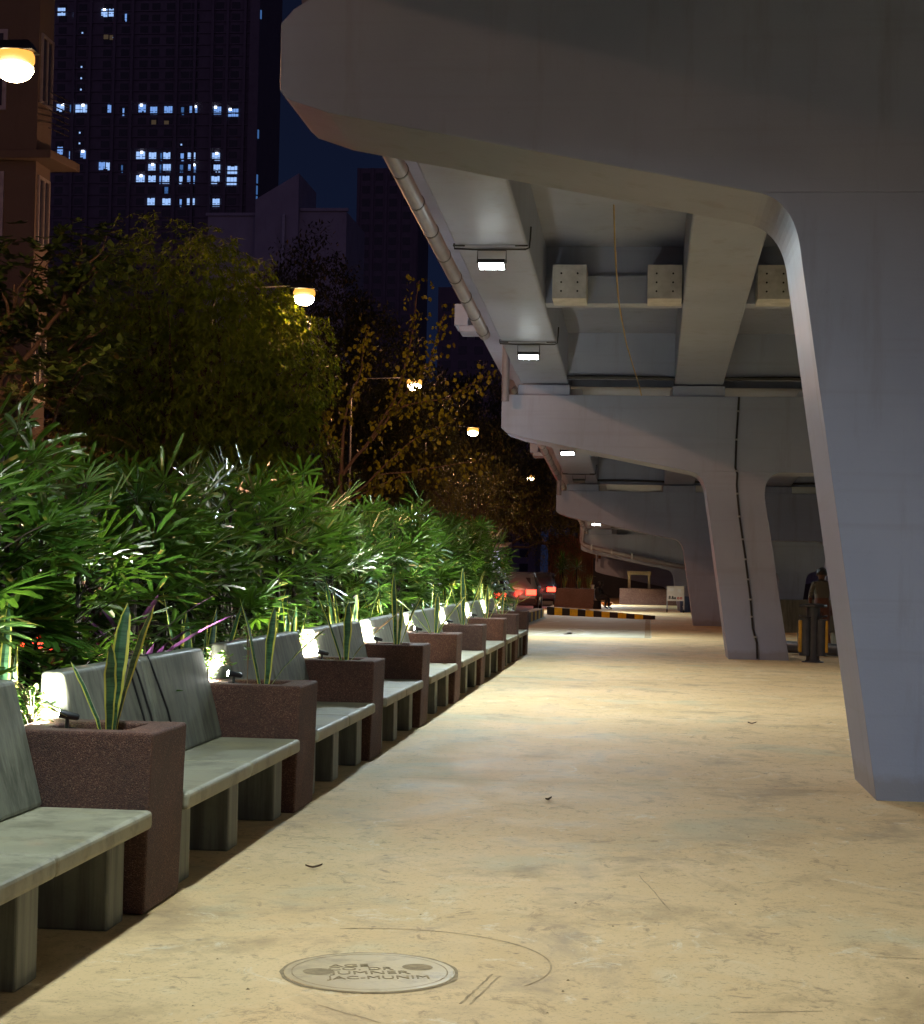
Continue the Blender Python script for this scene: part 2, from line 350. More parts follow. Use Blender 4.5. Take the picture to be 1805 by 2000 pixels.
ribbon(wob((-.55,6.62),(-.62,6.15),14,.003), .007); ribbon(wob((-.52,6.60),(-.585,6.15),14,.003), .006)
ribbon(wob((-.02,8.9),(.12,8.0),10,.005), .005); ribbon(wob((-1.1,6.05),(-.85,5.85),8,.004), .004)
ribbon(wob((.3,6.2),(.62,6.28),10,.004), .006); ribbon(wob((.9,7.2),(1.9,7.25),16,.006), .005)
M['crack'] = plain('dirt_in_cracks', (.40,.28,.14), .95, 0, .45, 9, .6); structure(b.build('floor_crack', M['crack']))
# painted marking on the driveway: strokes of worn letters and an arrow
b = MB()
def stroke(p, q, wd, z=-.002):
    p = Vector(p + (z,)); q = Vector(q + (z,)); d = (q-p).normalized(); n = Vector((-d.y, d.x, 0))*wd/2
    b.face([p-n, q-n, q+n, p+n])
for p, q, wd in [((-2.75,43.1),(-2.5,43.2),.35),((-2.6,41.2),(-1.9,46.6),.12),((-1.95,46.6),(-1.35,43.2),.12),((-2.15,42.2),(-1.8,41.9),.5),((-1.8,41.9),(-1.95,44.6),.12),((-1.95,41.2),(-1.78,43.4),.22),((-1.5,41.6),(-1.35,43.4),.22),
                 ((-1.25,42.2),(-.5,45.8),.1),((-1.2,45.4),(-.45,42.3),.1),((-.38,44.6),(-.2,44.7),.9),((-3.1,48.6),(-2.55,52.5),.12)]: stroke(p, q, wd)
structure(b.build('road_marking', M['white']))
b = MB()
for k in range(22): b.box(-.06+.0, .08, 41+.72*k, 41.45+.72*k, -.005, .001 if k % 2 else .0015)
M['strip'] = plain('worn_brick_strip', (.42,.33,.20), .9, 0, .35, 12); structure(b.build('drain_strip', M['strip']))

# striped kerbs
def striped_kerb(pts, hts, n, wd, label):
    root = empty('striped_kerb', (pts[0][0], pts[0][1], 0), label, 'kerb', 'black and yellow kerbs at the driveway')
    o0 = Vector((pts[0][0], pts[0][1], 0)); a = Vector(pts[0] + (0,)) - o0; c = Vector(pts[1] + (0,)) - o0
    d = (c-a).normalized(); nrm = Vector((d.y, -d.x, 0)) * (-wd)
    bb = MB()
    for k in range(n):
        p = a.lerp(c, k/n); q = a.lerp(c, (k+1)/n); h0 = hts[0]+(hts[1]-hts[0])*k/n; h1 = hts[0]+(hts[1]-hts[0])*(k+1)/n
        bb.hexa([p+Vector((0,0,-.1)), q+Vector((0,0,-.1)), q+nrm+Vector((0,0,-.1)), p+nrm+Vector((0,0,-.1)), p+Vector((0,0,h0)), q+Vector((0,0,h1)), q+nrm+Vector((0,0,h1)), p+nrm+Vector((0,0,h0))], k % 2)
    bb.build('kerb_body', [M['kblack'], M['yellow']], root)
    tb = MB(); p, q = a, c
    e0 = d*.01; ins = nrm.normalized()*.012
    tb.hexa([p+ins-e0*0+Vector((0,0,hts[0]-.0)), q+ins+Vector((0,0,hts[1])), q+nrm-ins+Vector((0,0,hts[1])), p+nrm-ins+Vector((0,0,hts[0])),
             p+ins+Vector((0,0,hts[0]+.008)), q+ins+Vector((0,0,hts[1]+.008)), q+nrm-ins+Vector((0,0,hts[1]+.008)), p+nrm-ins+Vector((0,0,hts[0]+.008))])
    tb.build('kerb_top', M['kerbtop'], root); return root
striped_kerb(((-3.37,59.97),(.13,56.44)), (.26,.115), 13, .16, 'long black and yellow striped kerb sloping down across the driveway')
striped_kerb(((-3.36,47.2),(-3.30,57.0)), (.27,.25), 12, .3, 'short yellow and black striped kerb just past the last brown planter')

# ------------------------------------------------------------------ viaduct
SP, Y0, DZ = 19.3, 12.2, .836
XC = 3.54                                      # middle of the caps; left and right halves mirror here
GX = [-1.9, .84, 3.54, 6.24, 8.98]
def gz(y): return 5.67 - DZ/SP*(y-Y0)
pier_names = ['nearest grey bridge pier with cap reaching over the benches', 'second grey bridge pier, the one with a black cable down its leg', 'third grey bridge pier, behind the cabled one', 'fourth grey bridge pier with a drain pipe along its cap', 'farthest low grey bridge pier by the wooden frame']
BAT = .10
def make_pier(k):
    yf = Y0 + SP*k; zj = 4.118 - DZ*k; root = empty('bridge_pier', (XC, yf+.6, 0), pier_names[k], 'pier', 'piers of the flyover')
    mir = lambda p: (2*XC-p[0], p[1])
    ct = 1.45 if k == 0 else 1.33; left = [(-2.55+.2*(ct-1.33)/.12,ct),(-2.56,1.32),(-2.65,1.22),(-2.65,.735),(-2.58,.67),(-2.3,.575),(.70,0.)]
    prof = left + [mir(p) for p in reversed(left)]
    cap = MB(); y1 = yf+1.25
    cap.prism([(x-XC, zj+z) for x, z in prof], lambda p: (p[0], -.6+BAT, p[1]), lambda p: (p[0], .65, p[1]))
    cap.build('cap', M['paint'], root, .012, 2)
    sl = .146
    for sgn in (1, -1):
        zb = -.05 - zj
        fl = bez((.70,0.), (.955,-.045), (1.0,-.40), 12)
        fr = bez((2.0,-.38), (2.03,-.03), (2.29,0.), 12)
        bl = (1.0 + sl*(-.40-zb), zb); br = (2.0 + sl*(-.38-zb)+.04, zb)
        poly = fl + [bl, br] + fr
        poly = [(sgn*(x-XC), zj+z) for x, z in poly]
        lg = MB()
        # the front face leans forward towards the foot
        lg.prism(poly, lambda p: (p[0], -.6+BAT-BAT*(1-p[1]/max(zj, .3)), p[1]), lambda p: (p[0], .65-.0*p[1], p[1]))
        lg.build('leg', M['paint'], root, .014, 2)
    for gx in GX:
        for yy, w_ in ((-.45, .42), (.18, .42)):
            pb = MB(); top = gz(yf+.6+yy)-.03
            pb.box(gx-XC-.46, gx-XC+.46, yy, yy+w_, zj+1.325, max(top, zj+1.36)); pb.build('bearing_pedestal', M['paint'], root, .008)
    return root
piers = [make_pier(k) for k in range(5)]

span_names = ['near deck span overhead, mostly out of frame', 'first deck span past the nearest pier, with the two bright floodlights', 'second deck span, between the cabled pier and the third', 'third deck span, low and far down the walkway', 'lowest far deck span meeting the dark end']
def make_span(k):
    ya, yb = Y0+.6+SP*(k-1)+.0, Y0+.6+SP*k
    root = empty('viaduct_deck', (XC, ya, gz(ya)), span_names[k], 'bridge deck', 'deck spans of the flyover')
    def P(x, y, h): return (x-XC, y-ya, gz(y)+h-gz(ya))
    def bar(mb, xa, xb, y0, y1, ha, hb, mi=0):
        mb.hexa([P(xa,y0,ha),P(xb,y0,ha),P(xb,y1,ha),P(xa,y1,ha),P(xa,y0,hb),P(xb,y0,hb),P(xb,y1,hb),P(xa,y1,hb)], mi)
    g0, g1 = ya+.25, yb-.35
    for gx in GX:
        g = MB(); bar(g, gx-.43, gx+.43, g0, g1, 0, .84); g.build('girder', M['paint'], root, .03, 2)
    s = MB(); bar(s, -3.05, 2*XC+3.05, ya, yb, .84, 1.1); s.build('slab', M['paint'], root)
    for xa, xb in ((-3.05,-2.85),(2*XC+2.85,2*XC+3.05)):
        p = MB(); bar(p, xa, xb, ya+.01, yb-.01, 1.1, 2.1); p.build('parapet', M['paint'], root, .02)
    def wall(y0, y1, ha, hb, name):
        for i in range(4):
            d = MB(); bar(d, GX[i]+.43, GX[i+1]-.43, y0, y1, ha, hb); d.build(name, M['paint'], root)
    wall(g1-.42, g1-.12, .06, .84, 'end_diaphragm'); wall(g0+.12, g0+.42, .06, .84, 'end_diaphragm')
    ym = (ya+yb)/2 + 2.1
    wall(ym, ym+.25, .04, .84, 'diaphragm')
    wall(ym-.10, ym-.002, .035, .42, 'cross_beam')
    for i in range(4):
        for s_, gx in ((1, GX[i]+.43), (-1, GX[i+1]-.43)):
            bp = MB(); x0, x1 = (gx+.12, gx+.58) if s_ > 0 else (gx-.48, gx-.02)
            bar(bp, x0, x1, ym-.62, ym-.1, .0, .46); o = bp.build('bolt_block', M['flange'], root, .006)
            bb = MB()
            for u in (.12, .34):
                for v in (.1, .22, .34): 
                    c = P(x0+u, ym-.62, v); bb.tube([(c[0], c[1]-.012, c[2]), (c[0], c[1]+.002, c[2])], .014, 6)
            bb.build('bolt', M['black'], o)
    # drain line across the joint and the long rainwater pipe under the edge
    jt = MB(); jt.tube([P(x, g1-.5, .045-.01*math.sin(x*2)) for x in [-2.3+.4*i for i in range(29)]], .032, 6); jt.build('joint_cable', M['black'], root)
    pp = MB(); e_ = g1-4.6 if k == 1 else g1-.8
    pts = [P(-2.56, ya+.2+i*(e_-ya-.2)/8, .07) for i in range(9)]; pp.tube(pts, .088, 14); o = pp.build('drain_pipe', M['pipe'], root)
    y = ya+1.
    while y < e_-.2:
        cl = MB(); c = P(-2.56, y, .07); cl.tube([(c[0], c[1]-.02, c[2]+.002), (c[0], c[1]+.02, c[2])], .095, 14); y += 1.3
        cl.build('pipe_coupling', M['steel'], o)
    if k >= 1:
        vp = MB(); c = P(-2.56, g1-.45, .75); zt = 4.118-DZ*k+1.2
        vp.tube([c, (c[0], c[1], zt-gz(ya)-.02)], .068, 12); vp.build('down_pipe', M['pipe'], root)
        blk = MB(); bar(blk, -3.28, -3.05, yb-2.7, yb-2.15, .62, .98); bar(blk, -3.2, -2.9, yb-2.7, yb-2.15, .52, .62); blk.build('parapet_block', M['paint'], root, .01)
    return root
for k in range(5): make_span(k)

# abutment wall closing the far end, coloured black to stand for the dark void there
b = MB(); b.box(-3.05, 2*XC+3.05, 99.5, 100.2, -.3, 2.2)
tag(b.build('abutment_wall', M['black']), 'retaining wall coloured black for the dark space under the far end', 'wall')

# drain pipe along the fourth pier
root = empty('drain_pipe', (-2.6, 70., 0), 'pale drain pipe bent along the cap edge of the fourth pier', 'pipe')
b = MB(); b.tube([(0,0,3.5),(0,0,2.62),(.06,-.0,2.52),(.3,0,2.42),(2.27,0,2.03),(4.05,0,1.70)], .10, 12); b.build('pipe_run', M['pipe'], root)
b = MB()
for t_ in (.15, .5, .85): b.box(2.27*t_, 2.27*t_+.06, -.12, .13, 2.42-.42*t_-.1, 2.46-.4*t_+.13)
b.build('pipe_clip', M['galv'], root)

# black cable down the second pier with its clips
root = empty('cable', (1.6, 31.5, 0), 'black cable clipped down the face of the second pier', 'cable')
b = MB(); pts = [(1.54,4.60),(1.53,4.4),(1.505,3.85),(1.495,3.35),(1.53,3.25),(1.52,3.05),(1.575,2.5),(1.675,1.86),(1.78,1.1),(1.83,.55),(1.90,.3),(1.915,.02)]
def fy(z): return (31.5+.10-.10*(1-min(1, z/3.282)) if z < 3.282 else 31.6) - .022
b.tube([(x-1.6, fy(z)-31.5, z) for x, z in pts], .018, 8); b.build('cable_run', M['black'], root)
b = MB()
for z in [4.35,3.85,3.3,2.9,2.5,2.1,1.75,1.4,1.05,.75,.4]:
    i = max(j for j in range(len(pts)) if pts[j][1] >= z); p, q = pts[i], pts[min(i+1, len(pts)-1)]
    t_ = (p[1]-z)/max(1e-6, p[1]-q[1]); x = p[0]+(q[0]-p[0])*t_-1.6
    b.box(x-.035, x+.035, fy(z)-31.5-.024, fy(z)-31.5+.03, z-.015, z+.015)
b.build('cable_clip', M['galv'], root)
b = MB(); pts = [(-.50,22.2,6.08),(-.49,22.55,5.7),(-.47,23.0,5.35),(-.45,23.5,5.10),(-.43,24.6,5.03),(-.38,27,4.93),(-.28,29.5,4.82),(-.2,31.2,4.72),(-.17,31.45,4.60)]
b.tube(pts, .011, 6); tag(b.build('rope', M['rope']), 'thin frayed rope hanging slack below the deck', 'rope')

# ------------------------------------------------------------------ floodlights strapped below the outer girder
LEDC = (.78, .94, 1.)
def make_flood(y, gx, lit, label, power=225, tilt=-.30):
    z = gz(y); root = empty('floodlight', (gx, y, z), label, 'floodlight', 'floodlights strapped under the girders')
    b = MB(); b.box(-.16, .16, -.09, .09, -.025, .025); o = b.build('housing', M['black'], root, .006); o.location = (0,0,-.19); o.rotation_euler = (tilt,0,0)
    b = MB(); b.box(-.145, .145, -.078, .078, -.032, -.0255); o = b.build('lens', M['led'] if lit else M['lensoff'], root); o.location = (0,0,-.19); o.rotation_euler = (tilt,0,0)
    b = MB(); b.tube([(-.17,0,-.18),(-.17,-.0,-.025),(.17,0,-.025),(.17,0,-.18)], .008, 6); b.build('bracket', M['black'], root)
    b = MB(); b.tube([(-.45,-.03,.05),(-.445,-.03,-.012),(-.2,-.03,-.022),(.1,-.02,-.018),(.40,-.03,-.02),(.445,-.03,.0),(.455,-.03,.12),(.46,-.03,.25)], .011, 6)
    b.tube([(-.44,-.22,-.01),(-.3,-.23,-.012)], .011, 5); b.tube([(.44,-.22,-.01),(.29,-.23,-.012)], .011, 5); b.tube([(-.44,-.225,-.004),(.44,-.225,-.004)], .004, 4); b.build('strap_cable', M['black'], root)
    if lit: lamp('AREA', root, (0,-.016,-.24), power, LEDC, shape='RECTANGLE', size=.28, size_y=.15, spread=math.radians(144), rot=(tilt,0,0))
    return root
make_flood(20.9, -1.9, True, 'brightest lit floodlight, nearest of those under the outer girder', 320)
make_flood(27.5, -1.9, True, 'lit floodlight just before the second pier cap')
make_flood(41.2, -1.9, True, 'small lit floodlight just behind the cabled pier cap', 300)
make_flood(48.2, -1.9, False, 'unlit floodlight hanging before the third pier cap')
make_flood(64.8, -1.9, True, 'far lit floodlight below the third pier cap', 280)
unseen = [(-1.5,-1.9),(6.6,-1.9),(-1.5,8.98),(6.6,8.98),(20.9,8.98),(27.5,8.98),(41.2,8.98),(64.8,8.98),(79.,-1.9)]
for i, (y, gx) in enumerate(unseen):
    side = 'outer' if gx < 0 else 'far right'
    make_flood(y, gx, True, 'lit floodlight under the %s girder, %s' % (side, ['above the nearest bench','between the first brown planter and the nearest pier','overhead on the right','near the right leg of the nearest pier','right of the first deck span','right of the second pier cap','right of the third deck span','right of the fourth pier','hidden behind the fourth pier cap'][i]), 195 if i < 4 else 225, .12 if i < 4 else -.30)

# ------------------------------------------------------------------ benches and brown planters
YB = [8.0, 11.22, 14.2, 17.15, 20.15, 23.35, 26.6, 29.2, 31.7]; TH = .58
ordn = ['first','second','third','fourth','fifth','sixth','seventh','eighth','ninth']
def make_bench(L):
    root = empty('concrete_bench', (0,0,0), '', 'bench', 'grey concrete benches between the brown planters')
    for i in range(2):
        y0, y1 = L*i/2+.003, L*(i+1)/2-.003
        b = MB(); b.box(-2.60, -2.07, y0, y1, .37, .45); b.build('seat_slab', M['seat'], root, .02, 3)
        b = MB(); prof = [(-2.545,.452),(-2.685,.985),(-2.79,.985),(-2.80,.30),(-2.61,.30),(-2.61,.452)]
        b.prism(prof, lambda p: (p[0], y0+.01, p[1]), lambda p: (p[0], y1-.01, p[1])); b.build('backrest_slab', M['bench'], root, .02, 3)
    for y in (.15, L*.5-.16, L-.34):
        b = MB(); b.box(-2.56, -2.155, y, y+.22, 0, .369); b.build('leg', M['bench'], root, .01)
    return root
def make_planter():
    root = empty('brown_planter', (0,0,0), '', 'planter', 'brown pebble planters between the benches')
    b = MB(); x0, x1, y0, y1, z = -2.74, -2.085, 0, TH, .77; tp = .02
    hx0, hx1, hy0, hy1 = -2.60, -2.24, .13, TH-.13
    o = [(x1-tp,y0+tp*.3,0),(x1-tp,y1-tp*.3,0),(x0,y1-tp*.3,0),(x0,y0+tp*.3,0),(x1,y0,z),(x1,y1,z),(x0,y1,z),(x0,y0,z)]
    h = [(hx1,hy0,z),(hx1,hy1,z),(hx0,hy1,z),(hx0,hy0,z)]; hl = [(x, y, z-.14) for x, y, _ in h]
    V = o + h + hl
    b.idx(V, [(0,1,5,4),(1,2,6,5),(2,3,7,6),(3,0,4,7),(3,2,1,0),(4,5,9,8),(5,6,10,9),(6,7,11,10),(7,4,8,11),(8,9,13,12),(9,10,14,13),(10,11,15,14),(11,8,12,15)])
    b.build('planter_body', M['pebble'], root, .014, 3)
    b = MB(); n = 9
    V = [(hx0+(hx1-hx0)*i/n, hy0+(hy1-hy0)*j/n, z-.035+R(-.012,.015)) for i in range(n+1) for j in range(n+1)]
    b.idx(V, [(i*(n+1)+j,(i+1)*(n+1)+j,(i+1)*(n+1)+j+1,i*(n+1)+j+1) for i in range(n) for j in range(n)]); b.build('gravel_fill', M['gravel'], root)
    return root
pl0 = make_planter(); planters = []
for i, yb in enumerate(YB):
    o = pl0 if i == 0 else copy_tree(pl0)
    o.location = (R(-.008,.008), yb-TH, R(-.006,.004)); o.rotation_euler = (0, 0, R(-.004,.004))
    o['label'] = 'nearest brown pebble planter at lower left' if i == 0 else ('last brown pebble planter, at the far end of the bench row' if i == 8 else '%s brown pebble planter from the near end of the bench row' % ordn[i])
    planters.append(o)
for i in range(len(YB)):
    y0 = 4.95 if i == 0 else YB[i-1]+.004; y1 = YB[i]-TH-.004
    bn = make_bench(y1-y0); bn.location = (0, y0, 0)
    bn['label'] = 'nearest grey concrete bench, cut by the left edge' if i == 0 else 'grey concrete bench between the %s and %s brown planters' % (ordn[i-1], ordn[i])

# cable hanging over the second backrest
b = MB()
for dx in (0, .12, .42):
    b.tube([(-2.84,8.98+dx,.9),(-2.79,9.0+dx,.992),(-2.69,9.02+dx,.996),(-2.655,9.04+dx,.90),(-2.60,9.08+dx*1.1,.70),(-2.555,9.12+dx*1.2,.47)], .006, 5)
tag(b.build('wire', M['black']), 'thin dark wires draped over the backrest of the second bench', 'wire')

# ------------------------------------------------------------------ planter spotlights
def make_spot():
    root = empty('garden_spotlight', (0,0,0), '', 'spotlight', 'small spotlights on the brown planters')
    b = MB(); d = Vector((-.95,.1,.18)).normalized(); a = Vector((0,0,.035)); b.tube([a-d*.055, a-d*.048, a+d*.035], [.009,.015,.020], 14); b.build('housing', M['black'], root)
    b = MB(); b.tube([a+d*.034, a+d*.039], .018, 14); b.build('lens', M['led2'], root)
    b = MB(); b.tube([(0,0,-.06), (0,0,.025)], .009, 8); b.tube([(0,0,-.02),(.07,.03,-.035),(.12,.1,-.04)], .006, 5); b.build('stake', M['black'], root)
    return root
sp0 = make_spot()
for i, yb in enumerate(YB):
    o = sp0 if i == 0 else copy_tree(sp0)
    o.location = (-2.565+R(-.01,.01), yb-.26+R(-.04,.04), .775); o.rotation_euler = (0,0,R(-.25,.3)+(.5 if i in (1,4) else 0))
    o['label'] = 'small black spotlight glaring on the %s brown planter' % ('nearest' if i == 0 else 'last' if i == 8 else ordn[i])
    lamp('SPOT', o, (-.062,.012,.052), 150, (1.,1.,.92), spot_size=math.radians(160), spot_blend=.5, shadow_soft_size=.025, rot=(0, math.radians(108), math.radians(-24)))

# ------------------------------------------------------------------ plants
def blade(mb, base, az, lean, h, wd, curl=.25, twist=0., n=9):
    """snake plant leaf: stiff upright blade with UV x across it"""
    base = Vector(base); d = Vector((math.cos(az), math.sin(az), 0)); prev = None; wd *= 1.02
    for k in range(n+1):
        t = k/n; off = lean*t + curl*lean*t*t
        c = base + d*off*h + Vector((0,0,h*t*(1-.12*lean*t))) + Vector((R(-1,1),R(-1,1),0))*.003
        wv = wd*(.45+.9*t-.15*t*t if t < .55 else 1.0*(1-((t-.55)/.45)**2)**.6*.93+.004)
        ta = az + PI/2 + twist*t; s = Vector((math.cos(ta), math.sin(ta), .12*math.sin(t*9+az)))*wv/2
        fold = d*(-.18*wv)
        cur = (c-s, c+fold, c+s)
        if prev:
            mb.face([prev[0], prev[1], cur[1], cur[0]], 0, [(-1,0),(0,0),(0,1),(-1,1)], True)
            mb.face([prev[1], prev[2], cur[2], cur[1]], 0, [(0,0),(1,0),(1,1),(0,1)], True)
        prev = cur
def snake_plant(loc, leaves, label, group):
    b = MB()
    for k, (az, lean, h, wd, tw) in enumerate(leaves):
        blade(b, (math.cos(az)*.03, math.sin(az)*.03, -.02), az, lean, h, wd, .4, tw)
    o = b.build('snake_plant', M['snake']); o.location = loc
    return tag(o, label, 'plant', group)
SG = 'snake plants growing in the brown planters'
spec = [
 [(1.2,.10,.60,.085,.3),(0.1,.19,.60,.075,-.5),(2.9,.36,.34,.055,.2),(-1.2,.08,.42,.06,.2)],
 [(2.8,.20,.58,.075,.6),(1.2,.10,.52,.075,0),(.0,.62,.42,.04,.8)],
 [(2.7,.32,.56,.065,.5),(1.4,.05,.5,.075,.1),(.1,.62,.45,.06,.4)],
 [(2.2,.08,.72,.07,.3),(.2,.26,.55,.06,.5),(-1,.1,.45,.05,.2)],
 [(2.9,.75,.55,.07,.4),(1.4,.12,.50,.065,0),(.1,.45,.52,.07,.5),(-1,.95,.42,.04,.6),(3.6,.3,.4,.05,.2)],
 [(1.9,.10,.80,.075,.2),(.3,.22,.78,.07,.4),(2.7,.25,.6,.06,.2)],
 [(2.5,.35,.5,.06,.5),(.4,.4,.5,.06,.2),(1.5,.06,.55,.06,0)],
 [(2.4,.4,.52,.065,.5),(1.2,.08,.42,.06,.2),(.0,.85,.4,.045,.6)],
 [(2.6,.3,.35,.05,.4),(.6,.2,.35,.05,.2)]]
for i, yb in enumerate(YB):
    snake_plant((-2.37, yb-.28, .745), spec[i], 'variegated snake plant in the %s brown planter' % ('nearest' if i == 0 else 'last' if i == 8 else ordn[i]), SG)
for i in range(9):
    y = YB[i]-.12+(.35 if i % 2 else 0); lv = []
    for k in range(6): lv.append((R(0,6.28), R(.05,.2), R(.95,1.32), R(.065,.09), R(-.4,.6)))
    snake_plant((-2.93+R(-.03,.03), y, .12), lv, 'bright snake plant behind the backrest of the %s bench from the near end' % ordn[i], 'snake plants in the bed behind the benches')
def herb(loc, n, h, spread, label, m='herb'):
    b = MB(); st = MB()
    for k in range(n):
        az = R(0,6.28); ln = R(.3,1)*spread; hh = h*R(.6,1); pts = []
        for t in [i/7 for i in range(8)]: pts.append(Vector((math.cos(az)*ln*t*t, math.sin(az)*ln*t*t, hh*math.sin(t*1.75)/math.sin(1.75) if t < .9 else hh*(1-.05*t))))
        st.tube(pts, .0035, 5)
        for q in pts[2:]:
            for j in range(3):
                a2 = R(0,6.28); L = R(.025,.05); d = Vector((math.cos(a2), math.sin(a2), R(-.1,.7))).normalized(); s = d.cross(Vector((0,0,1))).normalized()*L*.32
                b.face([q, q+d*L*.5+s, q+d*L, q+d*L*.5-s], 0, None, False)
    root = empty('herb', loc, label, 'plant', 'small leafy herbs around the spotlights')
    b.build('foliage', M[m], root); st.build('stems', M['bark2'], root)
for i, yb in enumerate(YB):
    herb((-2.735, yb-.24, .66), 14 if i < 4 else 10, .30, .22, 'small light green herb beside the spotlight of the %s brown planter' % ('nearest' if i == 0 else 'last' if i == 8 else ordn[i]))
herb((-2.50, 11.05, .74), 3, .42, .06, 'upright leafy sprig before the third backrest')
herb((-2.95, 10.2, .12), 9, 1.0, .3, 'low green herb showing above the second backrest')
herb((-2.95, 13.2, .12), 9, 1.0, .3, 'low green herb showing above the third backrest')
def cordyline(loc, label):
    b = MB()
    for k in range(16): blade(b, (0,0,.2+.03*k), R(0,6.28), R(.3,.9), R(.35,.6), .06, .8, R(-.5,.5), 6)
    o = b.build('purple_plant', M['purple']); o.location = loc; tag(o, label, 'plant')
cordyline((-3.3, 11.2, .25), 'purple leaved plant glowing behind the second bench'); 

# lady palms
def fan_leaf(mb, hub, d, L, n, droop, wseg):
    d = d.normalized(); s = d.cross(Vector((0,0,1)))
    s = s.normalized() if s.length > 1e-3 else Vector((1,0,0)); nrm = s.cross(d).normalized()
    rollv = R(-.5,.5); s, nrm = s*math.cos(rollv)+nrm*math.sin(rollv), nrm*math.cos(rollv)-s*math.sin(rollv)
    for k in range(n):
        a = (k/(n-1)-.5)*R(2.9,3.7) if n > 1 else 0
        v = (d*math.cos(a) + s*math.sin(a) + nrm*R(-.12,.12)).normalized(); l = L*(.78+.22*math.cos(a))*R(.85,1.1)
        wd = wseg*R(.8,1.15); side = v.cross(nrm).normalized(); prev = None; dr = droop*R(.6,1.3)
        for t, wt_ in ((.04,.28),(.33,.85),(.68,1.),(.93,.72),(1.,.34)):
            c = hub + v*l*t - Vector((0,0,1))*dr*l*t*t
            cur = (c-side*wd*wt_/2, c - nrm*wd*.16*wt_, c+side*wd*wt_/2)
            if prev:
                mb.face([prev[0],prev[1],cur[1],cur[0]], 0, None, True); mb.face([prev[1],prev[2],cur[2],cur[1]], 0, None, True)
            prev = cur
def make_palm(seed):
    random.seed(seed); fo = MB(); st = MB(); root = empty('lady_palm', (0,0,0), '', 'palm', 'lady palms in the hedge behind the benches')
    for k in range(11):
        x, y = R(-.34,.34), R(-.45,.45); h = R(.9,1.8) if k > 2 else R(1.65,1.95); lx, ly = R(-.10,.16), R(-.15,.15)
        st.tube([(x,y,0),(x+lx*.3,y+ly*.3,h*.5),(x+lx,y+ly,h)], [.017,.016,.011], 6)
        for j in range(12):
            t = 1-.55*(j/11)**.9; az = R(0,6.28) if R(0,1) < .72 else R(-.7,.7); el = R(.75,1.5)*(1-.85*(1-t)/.55) - (.35 if t < .6 else 0)
            d = Vector((math.cos(az)*math.cos(el), math.sin(az)*math.cos(el), math.sin(el)))
            b0 = Vector((x+lx*t, y+ly*t, h*t)); pl = R(.18,.36); hub = b0 + d*pl - Vector((0,0,.02))
            st.tube([b0, b0+d*pl*.6, hub], [.0045,.004,.003], 5, cap=False)
            d2 = (d + Vector((0,0,R(-.3,.15)))).normalized()
            fan_leaf(fo, hub, d2, R(.26,.40), random.choice((7,8,9,10)), R(.03,.34), R(.027,.043))
    fo.build('foliage', M['palm'], root); st.build('stems', M['palm_stem'], root); return root
pal = [make_palm(100+i) for i in range(5)]
random.seed(11); y = 5.2; i = 0; used = set()
bench_of = lambda y: next((k for k, b_ in enumerate(YB) if y < b_-.25), 9)
cnt = {}
ys = []
while y < 37.5: ys.append(y); y += 1.22+R(-.10,.16)
for y in ys: cnt.setdefault(bench_of(y), []).append(y)
for y in ys:
    v = i % 5; o = copy_tree(pal[v]) if v in used else pal[v]; used.add(v)
    o.location = (-3.66+R(-.08,.08), y, .1); o.rotation_euler = (0,0,R(-.25,.25)+(PI if R(0,1) < .4 else 0)); s_ = R(.95,1.1)*(1.05 if y < 9 else 1); o.scale = (s_, s_, s_*R(.97,1.06))
    k = bench_of(y); q = cnt[k].index(y); m_ = len(cnt[k])
    where = ['near','middle','far','farthest','farthest','farthest'][q] if m_ > 1 else 'only'
    o['label'] = ('lady palm past the last planter, number %s of the hedge end' % ['one','two','three','four','five','six','seven'][q]) if k == 9 else 'lady palm behind the %s bench, the %s one there' % ('nearest' if k == 0 else ordn[k], where)
    i += 1
random.seed(21)

# ------------------------------------------------------------------ street lamps (sodium)
SOD = (1., .46, .23)
def make_street_lamp(y, label, power):
    root = empty('street_lamp', (-10.5, y, 0), label, 'street lamp', 'sodium street lamps along the road')
    b = MB(); b.lathe([(.16,0),(.16,.5),(.09,.55),(.055,7.6)], 0, 0, 12); b.build('pole', M['black'], root)
    b = MB(); b.tube([(0,0,7.5),(.1,0,7.9),(.5,0,8.1),(1.95,0,8.16)], .035, 8); b.build('arm', M['steel'], root)
    b = MB(); b.hexa([(1.9,-.13,8.08),(2.55,-.16,8.05),(2.55,.16,8.05),(1.9,.13,8.08),(1.95,-.08,8.2),(2.45,-.09,8.2),(2.45,.09,8.2),(1.95,.08,8.2)]); b.build('luminaire', M['steel'], root, .02)
    b = MB(); n = 10
    n = 16; V = []; Fc = []
    for i in range(7):
        t = -.55+i/6*(PI/2+.55)
        for k in range(n): V.append((2.25+.27*math.cos(t)*math.cos(2*PI*k/n), .18*math.cos(t)*math.sin(2*PI*k/n), 7.96-.2*math.sin(t)))
    for i in range(6):
        for k in range(n): Fc.append((i*n+k,(i+1)*n+k,(i+1)*n+(k+1)%n,i*n+(k+1)%n))
    b.idx(V, Fc, 0, True); b.build('lens', M['bowl'], root)  # orange emissive bowl stands for the glare fringe round the white bulb
    b = MB(); b.lathe([(.01,7.68),(.12,7.69),(.20,7.74),(.245,7.82),(.235,7.88)], 2.25, 0, 14); b.build('bulb', M['sodium'], root)
    lamp('POINT', root, (2.25,0,7.58), power, SOD, shadow_soft_size=.12); return root
